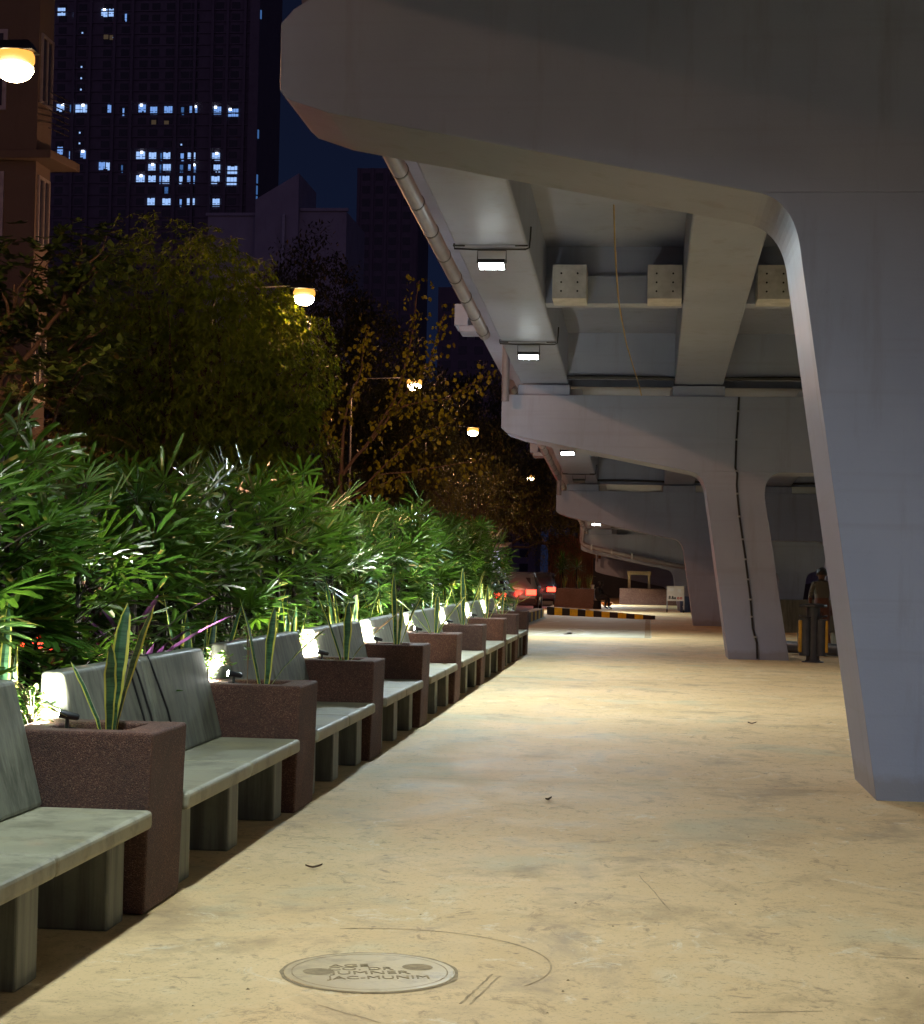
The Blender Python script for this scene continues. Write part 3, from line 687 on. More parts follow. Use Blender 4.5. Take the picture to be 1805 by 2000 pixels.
for y, lb, p in [(-18.,'street lamp behind the viewer on the road side',260),(2.,'street lamp beside the near end of the hedge',300),(22.1,'big glaring orange street lamp at the upper left edge',1250),(41.6,'orange street lamp half hidden by the edge of the big mango tree',950),(61.7,'orange street lamp glinting through the sparse heart leaved tree',950),(82.7,'small orange street lamp right of the sparse tree',950),(123.9,'starry far orange street lamp beside the low end of the flyover',1200)]:
    make_street_lamp(y, lb, p)

# ------------------------------------------------------------------ trees
def leaf_quad(mb, p, d, L, wd, up_=Vector((0,0,1)), fold=.2):
    d = d.normalized(); s = d.cross(up_); s = s.normalized() if s.length > 1e-3 else Vector((1,0,0)); n = s.cross(d)
    s = s*wd/2; m1 = p+d*L*.35; m2 = p+d*L*.72; f = n*(-wd*fold)
    mb.face([p, m1+s, m2+s*.8, p+d*L-f*.5, m2-s*.8, m1-s], 0, None, False)
def rand_dir(): 
    z = R(-1,1); a = R(0,6.28); r = math.sqrt(1-z*z); return Vector((r*math.cos(a), r*math.sin(a), z))
def limb(mb, pts, r0_, r1_, n=8):
    m = len(pts); mb.tube(pts, [r0_+(r1_-r0_)*i/(m-1) for i in range(m)], n)
def wiggle(a, b_, n, amp):
    a, b_ = Vector(a), Vector(b_); out = []
    for i in range(n+1):
        t = i/n; out.append(a.lerp(b_, t)+Vector((R(-1,1),R(-1,1),R(-.5,.5)))*amp*math.sin(PI*t))
    return out
def crown_tree(loc, blobs, clusters, leaf, mat, label, trunk_h, trunk_r, group=None, bark='bark', lean=(0,0), name='tree', hole=-.6):
    """blobs: (centre, radii); clusters per blob on its lumpy shell; leaf(mb, point, outward)"""
    root = empty(name, loc, label, 'tree', group); fo = MB(); tr = MB(); fork = Vector((lean[0], lean[1], trunk_h))
    limb(tr, wiggle((0,0,-.1), fork, 6, .12), trunk_r, trunk_r*.7)
    for (c, r) in blobs:
        c = Vector(c); limb(tr, wiggle(fork, c, 5, .25), trunk_r*.45, .02)
        for q in range(4):
            d = rand_dir(); d.z = abs(d.z); limb(tr, wiggle(c.lerp(fork,.3), c+Vector((d.x*r[0],d.y*r[1],d.z*r[2]))*.8, 4, .15), min(.05, trunk_r*.3), .008, 5)
        off = Vector((R(0,50),R(0,50),R(0,50)))
        nn = int(clusters*(r[0]*r[2]+r[1]*r[2]+r[0]*r[1])/3)
        for q in range(nn):
            d = rand_dir(); lump = 1+.34*noise.noise(d*1.7+off)+.2*noise.noise(d*4.3+off)
            sh = lump*(R(.82,1.02) if R(0,1) < .75 else R(.35,.85))
            p = c+Vector((d.x*r[0],d.y*r[1],d.z*r[2]))*sh
            if noise.noise(p*1.1+off) < hole: continue
            leaf(fo, p, d)
    fo.build('crown', M[mat], root); tr.build('trunk', M[bark], root); return root
def mango_whorl(mb, p, d):
    ax = (d*.8+Vector((0,0,.15))+rand_dir()*.35).normalized(); n = random.choice((6,7,8,9,10))
    s = ax.orthogonal().normalized(); t = ax.cross(s)
    for k in range(n):
        a = 6.28*k/n+R(-.3,.3); v = ax*R(.1,.75)+(s*math.cos(a)+t*math.sin(a))*.8+Vector((0,0,-.75)); leaf_quad(mb, p, v, R(.14,.22), R(.028,.042))
def broad_whorl(mb, p, d):
    ax = (d*.5+Vector((0,0,.8))+rand_dir()*.3).normalized(); s = ax.orthogonal().normalized(); t = ax.cross(s); n = random.choice((5,6,7))
    for k in range(n):
        a = 6.28*k/n+R(-.3,.3); L = R(.15,.26); leaf_quad(mb, p, ax*R(.1,.6)+(s*math.cos(a)+t*math.sin(a))+Vector((0,0,-.25)), L, L*.55)
def small_spray(mb, p, d):
    ax = (d*.6+rand_dir()*.7).normalized(); L = R(.35,.75)
    for k in range(14):
        t = k/13; q = p+ax*L*t-Vector((0,0,1))*.25*L*t*t; v = rand_dir()+ax*.6+Vector((0,0,-.35)); leaf_quad(mb, q, v, R(.06,.11), R(.03,.05))
def dark_spray(mb, p, d):
    for k in range(9):
        v = rand_dir()+d*.5+Vector((0,0,-.3)); leaf_quad(mb, p+rand_dir()*.3, v, R(.16,.3), R(.06,.1))
def feather_frond(mb, p, d):
    ax = Vector((d.x+R(-.4,.4), d.y+R(-.4,.4), R(-.15,.35))).normalized(); L = R(.45,.9); s = ax.cross(Vector((0,0,1))).normalized()
    for k in range(16):
        t = (k+1)/16; q = p+ax*L*t-Vector((0,0,1))*.35*L*t*t
        for sg in (-1,1): leaf_quad(mb, q, s*sg+ax*.5+Vector((0,0,-.2)), .13*(1-.5*t), .014)
crown_tree((-10.4,37.5,0), [((.1,0,5.6),(2.35,2.4,3.0)),((1.6,.3,5.3),(1.75,1.9,2.2)),((2.1,.2,3.6),(1.5,1.7,1.9)),((-1.0,.4,6.2),(1.6,1.8,2.3)),((.3,-.6,3.5),(2.3,1.8,1.9)),((1.0,.2,7.0),(1.5,1.6,1.5)),((1.6,2.9,6.9),(.9,1.2,.95)),((2.5,1.0,5.7),(1.15,1.3,1.2))], 330, mango_whorl, 'mango', 'big rounded mango tree with drooping narrow leaves, lit on its right edge', 2.2, .24, 'trees along the road')
crown_tree((-11.3,30.0,0), [((.2,0,6.3),(1.3,1.2,.95)),((1.5,.1,6.7),(.75,.8,.75)),((-.3,.2,5.4),(1.2,1.2,.8)),((1.7,-.2,5.2),(.8,.8,.5)),((-1.2,.1,6.0),(1.2,1.2,1.1))], 130, broad_whorl, 'broad', 'dark broad leaved tree with big round leaves below the orange lit building', 4.2, .13, 'trees along the road')
crown_tree((-9.8,27.0,0), [((0,0,4.2),(.9,.8,.5)),((.9,.2,4.4),(.6,.6,.4))], 120, broad_whorl, 'broad', 'low broad leaved sapling with a few yellow lit leaves', 3.2, .07, 'trees along the road')
crown_tree((-9.7,24.0,0), [((0,0,3.6),(1.3,1.1,.8)),((.9,.2,3.0),(1.2,1.,.7)),((-1,.3,3.2),(1.2,1,.8)),((1.6,0,2.6),(.9,.8,.6))], 60, feather_frond, 'feather', 'brownish feathery tree with fine drooping fronds at the left', 2.2, .06, 'trees along the road')
for (x, y, blobs, lab) in [
    (-8.9, 78, [((0,0,5.0),(2.6,2.4,1.9)),((1.8,.5,4.4),(2.0,2,1.6)),((-1.6,0,5.6),(1.9,2,1.8))], 'spreading fine leaved tree lit brown orange behind the sparse tree'),
    (-7.6, 96, [((0,0,5.6),(2.4,2.6,2.2)),((2.0,.3,4.6),(1.9,2,1.9)),((-1.8,0,5.),(2,2,2)),((2.6,.3,3.0),(1.3,1.6,1.5))], 'fine leaved tree just left of the third pier cap'),
    (-7.2, 132, [((0,0,7.2),(2.6,2.6,2.4)),((1.9,0,5.4),(2.2,2,2)),((2.4,0,3.6),(2,2,1.6)),((-2.,0,6),(2.3,2,2.3))], 'far fine leaved tree behind the starry street lamp')]:
    crown_tree((x,y,0), blobs, 120, small_spray, 'fine', lab, 2.6, .16, 'trees along the road')
for (x, y, blobs, lab) in [
    (-15.2, 78, [((0,0,11.5),(2.8,2.8,4.2)),((2.6,0,9.5),(2.6,2.6,3.4)),((-2.5,0,9),(2.6,2.6,3.4)),((.5,0,6),(3.4,2.8,3.)),((4.6,0,7.2),(2.2,2.4,2.8))], 'tall dark tree standing in shadow behind the mango tree'),
    (-11.0, 108, [((0,0,9.5),(3.4,3,4)),((2.6,0,7.5),(2.8,2.8,3.2)),((-2.8,0,8),(3,2.8,3.4))], 'dark tree in shadow left of the deck edge'),
    (-12.5, 92, [((0,0,8.2),(3.4,3,3.6)),((3.2,0,6.5),(2.8,2.6,3.)),((-3,0,7),(2.8,2.6,3.))], 'dim tree filling the gap between the mango and the sparse tree'),
    (-6.5, 150, [((0,0,8.5),(4.,3,3.8)),((3.2,0,5.5),(3.2,2.6,3.)),((-3.4,0,7.5),(3.2,2.6,3.4))], 'farthest dim tree at the end of the road'),
    (-17.5, 52, [((0,0,7.),(2.6,2.4,2.6)),((2.6,0,6.2),(2.4,2.4,2.4)),((-2.4,0,6),(2.4,2.4,2.4))], 'dark leafy tree hidden behind the mango tree')]:
    crown_tree((x,y,0), blobs, 150, dark_spray, 'darkleaf', lab, 4., .3, 'trees along the road')
def heart_tree():
    root = empty('tree', (-9.75,56.,0), 'sparse tree with orange lit branches and yellow heart shaped leaves', 'tree', 'trees along the road'); fo = MB(); tr = MB()
    paths = [([(0,0,0),(.05,0,2.6),(-.05,0,4.2),(.0,0,5.6)], .10, .05), ([(.0,0,4.4),(.9,.1,5.6),(1.7,.1,7.0),(2.1,0,8.4),(2.35,0,10.6)], .06, .014), ([(0,0,5.5),(.15,0,6.6),(.55,0,7.9),(.7,0,9.0)], .045, .012),
        ([(1.25,.1,6.3),(2.2,0,6.7),(3.3,.1,6.9),(4.6,.1,7.6)], .04, .010), ([(.9,.1,5.5),(1.9,0,6.9),(2.7,0,8.0),(3.2,0,9.6)], .035, .010), ([(.2,0,3.6),(1.2,0,4.5),(2.3,.1,5.6),(3.6,0,6.2)], .04, .01), ([(.1,0,3.4),(1.0,0,4.0),(1.9,.1,4.4)], .03, .01), ([(1.2,.0,4.4),(2.6,0,4.6),(4.3,0,4.9)], .025, .01), ([(-.03,0,4.8),(-.5,.2,5.6),(-.7,.1,6.4)], .025, .01)]
    for pts, a, b_ in paths:
        P_ = [Vector(p) for p in pts]; fine_ = []
        for i in range(len(P_)-1):
            for t in range(4): fine_.append(P_[i].lerp(P_[i+1], t/4)+Vector((R(-1,1),R(-1,1),R(-1,1)))*.03)
        fine_.append(P_[-1]); limb(tr, fine_, a, b_, 7)
        if a > .09: continue
        for q in fine_[3:]:
            for k in range(15):
                p = q+rand_dir()*R(.05,.65); L = R(.10,.21)
                d = Vector((R(-1,1),R(-1,1),-1.1)); leaf_quad(fo, p, d, L, L*.75, Vector((R(-1,1),R(-1,1),.2)))
    fo.build('crown', M['heart'], root); tr.build('trunk', M['bark2'], root)
heart_tree()

# ------------------------------------------------------------------ buildings
def tower():
    ox, oy = -157.6, 450.; W, D, Ht = 54.5, 30., 176.
    root = empty('tower_block', (ox, oy, 0), 'tall dark apartment tower with rows of blue lit windows', 'building')
    b = MB(); b.box(0, W, .6, D, 0, Ht)
    b.build('wall', M['tower'], root)
    b = MB()
    for x in (5.6, 9.9, 16.4, 21.2, 33.2, 38.0, 42.6, 46.6, 51.2): b.box(x-.35, x+.35, -.1, .7, 0, Ht)
    b.box(52.6, W+.6, -.5, 4, 0, Ht); b.build('pilaster', M['tower'], root)
    b = MB()
    for k in range(58): b.box(.05, W-2.1, .25, .62, k*3.02+.52, k*3.02+.85)
    b.build('floor_band', M['tower'], root)
    cols = [2.2,7.6,14.4,19.2,24.2,27.3,31.2,35.4,37.8,44.3,48.6]
    b = MB()
    for k in range(58):
        for x in cols: b.box(x-1.05, x+1.05, .5, .57, k*3.02+1.0, k*3.02+2.7)
    stuff(b.build('dark_window', M['towerwin'], root))
    def win(X, Z, w_, m, lampx=None):
        o = MB(); x = X-ox; h = 2.0
        parts = [(-.5,-.18),(-.14,.2),(.24,.5)] if R(0,1) < .5 else [(-.5,-.2),(-.16,-.02),(.02,.22),(.26,.5)]
        for i, (a, c) in enumerate(parts):
            hh = h if i != 1 else h*R(.9,1.02); o.box(x+a*w_, x+c*w_, .38, .49, Z-h/2+(.35 if w_ < 2.2 and i in (0,2) and R(0,1)<.4 else 0), Z-h/2+hh)
        ob = o.build('window', M[m], root)
        f = MB(); f.box(x-.5*w_, x+(-.02 if R(0,1)<.5 else -.2)*w_, .3, .375, Z-h/2+.62, Z-h/2+.76); f.box(x+.2*w_, x+.5*w_, .3, .375, Z-h/2+.62, Z-h/2+.76); f.build('frame', M['towerwin'], ob)
        if lampx is not None:
            g = MB(); g.box(x+lampx-.32, x+lampx+.32, .25, .37, Z+h/2-.42, Z+h/2+.12); g.build('room_light', M['wlamp'], ob)
    for X, Z, w_, m, lx in [(-155.8,145.7,2.0,'win0',None),(-152.2,144.9,.6,'win0',None),(-144.2,145.2,1.6,'win0',.0),(-142.3,145.3,1.4,'win0',None),(-138.4,143.9,.45,'win1',None),
        (-155.4,120.2,2.0,'win0',.6),(-152.6,120,.5,'win2',None),(-149.4,120.,3.8,'win0',.1),(-141.9,119.9,1.5,'win1',None),(-138.4,119,.4,'win1',None),(-133.4,119.9,1.9,'win1',-.2),(-130.3,119.3,1.8,'win1',None),(-126.4,119.4,2.1,'win1',None),(-122.6,119.1,.7,'win2',None),(-119.7,119.4,2.0,'win1',.5),(-113.3,119.2,1.9,'win1',-.5),(-109.1,118.6,2.6,'win1',-.8),
        (-155.2,108.9,1.4,'win1',None),(-152.4,107.7,.6,'win1',None),(-148.6,107.8,2.1,'win1',-.4),(-133.5,107.5,2.3,'win0',.3),(-130.3,107.3,1.9,'win0',None),(-128.0,107.1,.4,'win2',None),(-126.5,107.3,1.8,'win0',None),(-122.4,107.,.8,'win1',None),(-119.9,107.2,2.0,'win0',None),(-113.4,107.1,2.0,'win0',.2),
        (-143.8,104.8,1.6,'win1',None),(-142.0,104.7,1.4,'win0',None),(-138.4,104.,.4,'win2',None),(-130.4,104.25,1.9,'win0',.2),(-128.1,104.1,.4,'win2',None),(-126.4,104.2,2.0,'win0',None),(-122.5,104.,.8,'win2',None),(-119.7,104.1,2.0,'win1',.5),(-113.1,104.,1.7,'win0',None),(-109.,103.6,2.5,'win0',None),
        (-133.4,101.3,2.2,'win0',.2),(-130.3,101.2,1.9,'win0',None),(-128.1,101.1,.4,'win1',None),(-126.6,101.1,1.8,'win0',None),(-122.6,101.,.8,'win0',None),(-119.9,101.1,2.0,'win1',None),(-113.4,101.,2.1,'win0',None),(-109.1,100.7,2.5,'win0',None),
        (-130.4,95.3,1.9,'win0',None),(-126.3,95.2,2.1,'win0',None),(-122.5,95,.5,'win1',None),(-119.8,95.2,2.0,'win0',None),(-113.1,95.1,1.8,'win0',None),(-126.4,98.2,.9,'win2',None)]: win(X, Z, w_, m, lx)
    b = MB()
    for z in (144.2,112.9,101.2,98.3,95.6): b.box(W+.62, W+.9, 0, .6, z-1.1, z+1.1)
    b.build('stair_light', M['win2'], root)
    # far end of corridor lights, small
    b = MB()
    for x, z in [(7.6,140),(7.6,131),(7.6,128),(7.6,125),(7.6,113.6),(7.6,110.8),(34.9,110.3),(16.0,138.7)]: b.box(x-.18, x+.18, .35, .49, z-.2, z+.2)
    b.build('corridor_light', M['win0'], root)
    b = MB()
    for x, z in [(14.0,138.9),(15.6,138.7),(27.4,116.2),(30.8,116.)]: b.box(x-.6, x+.6, .35, .49, z-.6, z+.6)
    b.build('dim_window', M['wwarm'], root)
tower()
def tower_far():
    root = empty('tower_block', (-71., 420., 0), 'faint unlit tower barely showing right of the slanted grey roof', 'building')
    b = MB(); b.box(0, 15, 0, 20, 0, 97); b.build('wall', M['tower'], root)
    b = MB(); 
    for k in range(31):
        for x in (2.2,5.4,8.8,12.2): b.box(x-.9, x+.9, -.06, .05, k*3.1+1, k*3.1+2.8)
    stuff(b.build('dark_window', M['towerwin'], root))
    b = MB()
    for x in (.4,3.8,7.1,10.5,14.4): b.box(x-.3,x+.3,-.3,.05,0,97)
    b.build('pilaster', M['tower'], root)
tower_far()
def tower_right():
    root = empty('tower_block', (-46., 380., 0), 'dark distant block with two small blue lights beside the deck edge', 'building')
    b = MB(); b.box(0, 22, 0, 18, 0, 62); b.build('wall', M['tower'], root)
    b = MB()
    for k in range(19):
        for x in (2,5.5,9,12.5,16,19.5): b.box(x-.9, x+.9, -.06, .05, k*3.1+1, k*3.1+2.7)
    stuff(b.build('dark_window', M['towerwin'], root))
    for x, z in ((14.6,51.4),(14.4,48.),(13.9,47.2)):
        b = MB(); b.box(x-.7, x+.7, -.12, -.065, z-.55, z+.55); b.build('window', M['win1'], root)
tower_right()
def grey_building():
    root = empty('grey_building', (-46,180,0), 'unlit grey building with a steep slanted roof wall', 'building')
    b = MB(); b.box(0, 6.6, 0, 14, 0, 37.5); b.prism([(5.1,0),(5.1,39.1),(9.6,41.8),(9.6,0)], lambda p: (p[0],-.6,p[1]), lambda p: (p[0],9,p[1])); b.box(9.602, 14.5, .2, 12, 0, 38.); b.build('wall', M['gbld'], root)
    b = MB(); b.box(8.0,8.3,-.9,-.605,0,37.5); b.build('pipe', M['galv'], root)
    b = MB(); b.box(-.2,5.0,-.25,.1,37.5,37.8); b.box(9.7,14.7,-.1,.3,38.,38.3); b.build('coping', M['gbld'], root)
grey_building()
def orange_building():
    root = empty('plaster_building', (-14.35,40,0), 'plaster apartment house glowing orange beside the street lamp', 'building')
    b = MB(); b.box(-9, 0, 0, 1., 0, 18.5); b.box(-9, -3.3, 1., 9, 0, 18.5); b.build('wall', M['obld'], root)
    b = MB()
    for z in (4.2, 7.6, 11.0):
        b.hexa([(-9,-.3,z-.2),(.45,-.3,z-.2),(.66,1.2,z-.2),(-9,1.2,z-.2),(-9,-.3,z),(.45,-.3,z),(.66,1.2,z),(-9,1.2,z)])
    b.build('canopy', M['obld'], root, .02)
    for z in (1.9, 5.3, 8.95, 12.3, 15.6):
        f = MB(); y0, y1, z0, z1 = .12, .90, z-.1, z+1.55
        f.box(.0,.05,y0,y1,z1-.07,z1); f.box(.0,.05,y0,y1,z0,z0+.07); f.box(.0,.05,y0,y0+.07,z0+.07,z1-.07); f.box(.0,.05,y1-.07,y1,z0+.07,z1-.07); f.box(.0,.05,(y0+y1)/2-.03,(y0+y1)/2+.03,z0+.07,z1-.07)
        w_ = f.build('window', M['frame'], root); g = MB(); g.box(.004,.02,y0+.07,(y0+y1)/2-.03,z0+.07,z1-.07); g.box(.004,.02,(y0+y1)/2+.03,y1-.07,z0+.07,z1-.07); g.build('pane', M['glass'], w_)
        f = MB(); f.box(-4.6,-.75,-.05,-.001,z-.3,z+1.6); w_ = f.build('window', M['frame'], root); g = MB(); g.box(-4.5,-2.72,-.07,-.052,z-.2,z+1.5); g.box(-2.62,-.85,-.07,-.052,z-.2,z+1.5); g.build('pane', M['glass'], w_)
    b = MB()
    for k in range(7): b.tube([(.25,.1,11.6+.14*k),(.45,.95,11.6+.14*k)], .015, 5)
    b.build('drying_rack', M['steel'], root)
orange_building()
b = MB()
for k in range(40):
    x = -5.6+.11*k; b.prism([(x,0),(x+.055,.05),(x+.11,0),(x+.11,.02),(x+.055,.07),(x,.02)], lambda p: (p[0],100+p[1],.1), lambda p: (p[0],100+p[1],3.55-.06*(k % 5)))
root = empty('sheet_fence', (-3.4,99.9,0), 'rusty corrugated sheet hoarding beside the low end of the flyover', 'fence'); o = b.build('sheet', M['rust'], root); o.location = (3.4,-99.9,0)
b = MB()
for x in (-5.4,-4.2,-3.,-1.9): b.box(x-.05,x+.05,.2,.3,0,3.6)
o = b.build('post', M['steel'], root); o.location = (3.4,0,0)
# lit shop kiosk and roadside boxes across the street
root = empty('kiosk', (-9.0,92,0), 'white lit roadside kiosk showing through the last palms', 'kiosk')
b = MB(); b.box(-1.5,1.5,0,2,-.1,2.6); b.hexa([(-1.8,-.8,2.62),(1.8,-.8,2.62),(1.8,2.2,2.62),(-1.8,2.2,2.62),(-1.8,-.8,2.7),(1.8,-.8,2.7),(1.8,2.2,2.9),(-1.8,2.2,2.9)]); b.build('body', M['signw'], root)
b = MB(); b.box(-1.3,-.1,-.03,-.002,.9,2.3); b.box(.1,.55,-.03,-.002,.2,2.3); b.box(.8,1.35,-.03,-.002,1.3,2.4); b.build('lit_panel', M['shop'], root)

# ------------------------------------------------------------------ cars on the road
def make_car(loc, paint, label, van=False):
    root = empty('car', loc, label, 'car', 'cars on the road'); hw = .84; L = 4.1
    if van: st = [(0,.42,.95,1.95,.92),(.12,.28,.98,2.0,.95),(2.6,.25,1.0,2.02,.95),(3.5,.25,1.0,1.7,.8),(3.95,.3,.95,1.05,.75),(4.25,.42,.8,.85,.7)]
    else: st = [(0,.45,.88,.9,.70),(.06,.30,.92,.98,.74),(.35,.25,.95,1.38,.66),(.9,.22,.95,1.50,.64),(2.0,.22,.94,1.50,.64),(2.75,.22,.93,1.30,.66),(3.2,.23,.92,.96,.74),(3.9,.28,.80,.84,.72),(4.1,.42,.66,.70,.62)]
    b = MB(); rings = []
    for y, zb, zm, zr, hr in st:
        h = hw*(.93 if y < .1 or y > 3.9 else 1)
        rings.append([(-h,y,zb),(-h*1.02,y,zb*.5+zm*.5),(-h,y,zm),(-hr,y,zr),(-hr*.5,y,zr+.03),(hr*.5,y,zr+.03),(hr,y,zr),(h,y,zm),(h*1.02,y,zb*.5+zm*.5),(h,y,zb)])
    n = len(rings[0]); V = [q for r in rings for q in r]; Fc = []
    for i in range(len(rings)-1):
        for k in range(n): Fc.append((i*n+k,i*n+(k+1)%n,(i+1)*n+(k+1)%n,(i+1)*n+k))
    Fc += [tuple(range(n-1,-1,-1)), tuple(range((len(rings)-1)*n, len(rings)*n))]
    b.idx(V, Fc, 0, True); b.build('body', M[paint], root)
    b = MB(); zt = 1.88 if van else 1.33
    y0, y1, z0, z1 = (-.012,.0,1.05,1.8) if van else (.10,.30,1.03,1.32)
    b.face([(-.62,y0-.01,z0),(.62,y0-.01,z0),(.58,y1-.012,z1),(-.58,y1-.012,z1)]); b.build('rear_window', M['glass'], root)
    for s_ in (-1,1):
        b = MB(); yb_ = .5; ye = 3.0 if van else 2.6; b.face([(s_*.845,yb_,1.0),(s_*.845,ye,1.0),(s_*(.86 if van else .70),ye-.35,zt),(s_*(.955 if van else .69),yb_+.35,zt+(.02 if van else .06))]); b.build('side_window', M['glass'], root)
        b = MB(); b.box(s_*.64-.19,s_*.64+.19,-.04,.02,.66,.86); b.build('tail_light', M['tail'], root)
        b = MB(); yy = 4.25 if van else 4.1; b.box(s_*.5-.12,s_*.5+.12,yy-.05,yy+.02,.55,.68); b.build('headlight', M['head'], root)
        for y in (.75,3.2):
            b = MB(); b.tube([(s_*.70,y,.30),(s_*.87,y,.30)], .30, 18); t_ = b.build('tyre', M['tyre'], root)
            b = MB(); b.tube([(s_*.865,y,.30),(s_*.878,y,.30)], .18, 14); b.build('rim', M['galv'], t_)
    b = MB(); b.box(-.8,.8,-.07,.03,.34,.52); b.build('bumper', M['black'], root, .02)
    lamp('POINT', root, (0,-.4,.75), 32, (1.,.06,.03), shadow_soft_size=.3); return root
make_car((-6.0,19.0,-.14), 'carr', 'dark hatchback with red tail lights glowing through the hedge')
make_car((-8.4,26.0,-.14), 'carb', 'white van with red tail lights behind the leftmost palms', True)
make_car((-5.35,57.0,-.14), 'carr', 'dark hatchback braking on the road beside the end of the palms')
make_car((-5.1,68.5,-.14), 'carw', 'silver hatchback braking on the road beyond the last brown planter')
make_car((-4.95,80.0,-.14), 'carr', 'dark car with bright red tail lights beside the far brown trough planter')
make_car((-7.6,74.0,-.14), 'carb', 'white van farther along the road between the palms and the far planter', True)

# ------------------------------------------------------------------ manhole cover with sunk lettering
def manhole():
    mx, my, r = -1.0, 6.565, .328; root = empty('manhole_cover', (mx,my,0), 'round concrete manhole cover with sunk lettering in the floor', 'manhole cover')
    b = MB(); b.lathe([(r-.012,-.01),(r-.012,.0035),(r-.016,.0045),(.001,.0045)], 0, 0, 64, 0, False); b.build('cover', M['cover'], root)
    b = MB(); n = 72
    def ring(r0_, r1_, z, jit):
        for k in range(n):
            a0, a1 = 2*PI*k/n, 2*PI*(k+1)/n; j0 = noise.noise(Vector((k*.5,r0_*20,0)))*jit; j1 = noise.noise(Vector(((k+1)%n*.5,r0_*20,0)))*jit
            b.face([((r0_)*math.cos(a0),r0_*math.sin(a0),z),((r1_+j0)*math.cos(a0),(r1_+j0)*math.sin(a0),z),((r1_+j1)*math.cos(a1),(r1_+j1)*math.sin(a1),z),(r0_*math.cos(a1),r0_*math.sin(a1),z)])
    ring(r-.012, r+.004, .0022, .008); ring(.285,.289,.0052,.004); b.build('rim_gap', M['engr'], root)
    th = math.radians(13)
    c, s_ = math.cos(th), math.sin(th)
    for hx, hy in ((-.185,-.04),(.165,.10)):
        b = MB(); V = [(hx+.058*math.cos(2*PI*k/20), hy+.058*math.sin(2*PI*k/20)*.9, .0055) for k in range(20)]; b.face(V); b.build('lifting_recess', M['engr'], root)
    def text(body, x, y, size, sxx=1.):
        cu = bpy.data.curves.new('lettering', 'FONT'); cu.body = body; cu.size = size; cu.align_x = 'CENTER'; cu.extrude = .0004; cu.offset = 0.; cu.resolution_u = 3
        o = bpy.data.objects.new('tmp', cu); col.objects.link(o); bpy.context.view_layer.update()
        me = bpy.data.meshes.new_from_object(o.evaluated_get(bpy.context.evaluated_depsgraph_get())); bpy.data.objects.remove(o)
        me.materials.clear(); me.materials.append(M['engr'])
        ob = bpy.data.objects.new('lettering', me); col.objects.link(ob); ob.parent = root; ob.location = (x,y,.0056); ob.rotation_euler = (0,0,th); ob.scale = (sxx,1,1)
    text('AGE', -.085,.055,.066, 1.2); text('CO. DR', -.035,.012,.066, 1.1); text('JUMNER', .012,-.045,.07, 1.15); text('JAC-MUNIM', .055,-.115,.07, 1.02)
manhole()

# ------------------------------------------------------------------ litter bin
def litter_bin():
    root = empty('litter_bin', (2.835,31.15,0), 'grey pedestal litter bin with amber side panels and flat roof', 'litter bin')
    b = MB(); b.tube([(0,-.0,.0),(0,0,.95)], .115, 20); b.build('pole', M['steel'], root)
    b = MB(); b.lathe([(.19,0),(.19,.015),(.06,.02)], 0, 0, 18); 
    for k in range(4): b.tube([(.15*math.cos(k*1.57+.6),.15*math.sin(k*1.57+.6),.0),(.15*math.cos(k*1.57+.6),.15*math.sin(k*1.57+.6),.035)], .014, 6)
    b.build('base_plate', M['steel'], root)
    for s_ in (-1,1):
        b = MB(); cx = s_*.13; b.prism([(cx+(.105)*math.cos(t)*1.0, .15*math.sin(t)) for t in [2*PI*k/20 for k in range(20)]], lambda p: (p[0],p[1],.115), lambda p: (p[0],p[1],.74)); b.build('bucket', M['steel'], root)
        b = MB(); x0 = s_*.195; b.box(min(x0,x0+s_*.05),max(x0,x0+s_*.05),-.12,.12,.17,.72); b.build('side_panel', M['yellowp'], root, .015)
        b = MB(); pts = [(s_*.05,-.10,.76),(s_*.20,-.11,.79),(s_*.23,0,.80),(s_*.20,.11,.79),(s_*.05,.1,.76)]; b.tube(pts, .014, 8); b.build('rim', M['black'], root)
    b = MB(); b.lathe([(.235,.945),(.245,.96),(.235,.99),(.1,1.01)], 0, 0, 8, 0, False); b.build('roof', M['black'], root, .008)
litter_bin()
# blue grey pipe lying on the floor, and a bench seen past the leg
b = MB(); b.tube([(2.4,34.6,.13),(3.0,33.9,.13),(3.7,33.1,.125),(4.3,32.4,.12)], .115, 18); tag(b.build('floor_pipe', M['gpipe']), 'thick blue grey pipe lying on the floor behind the bin', 'pipe')
bn = make_bench(2.3); bn.location = (3.3,38.0,0); bn.rotation_euler = (0,0,math.radians(118)); bn['label'] = 'pale concrete bench showing between the second pier leg and the bin'; bn['group'] = 'benches'
for ch in bn.children: ch.location = (2.3,-1.1,0)

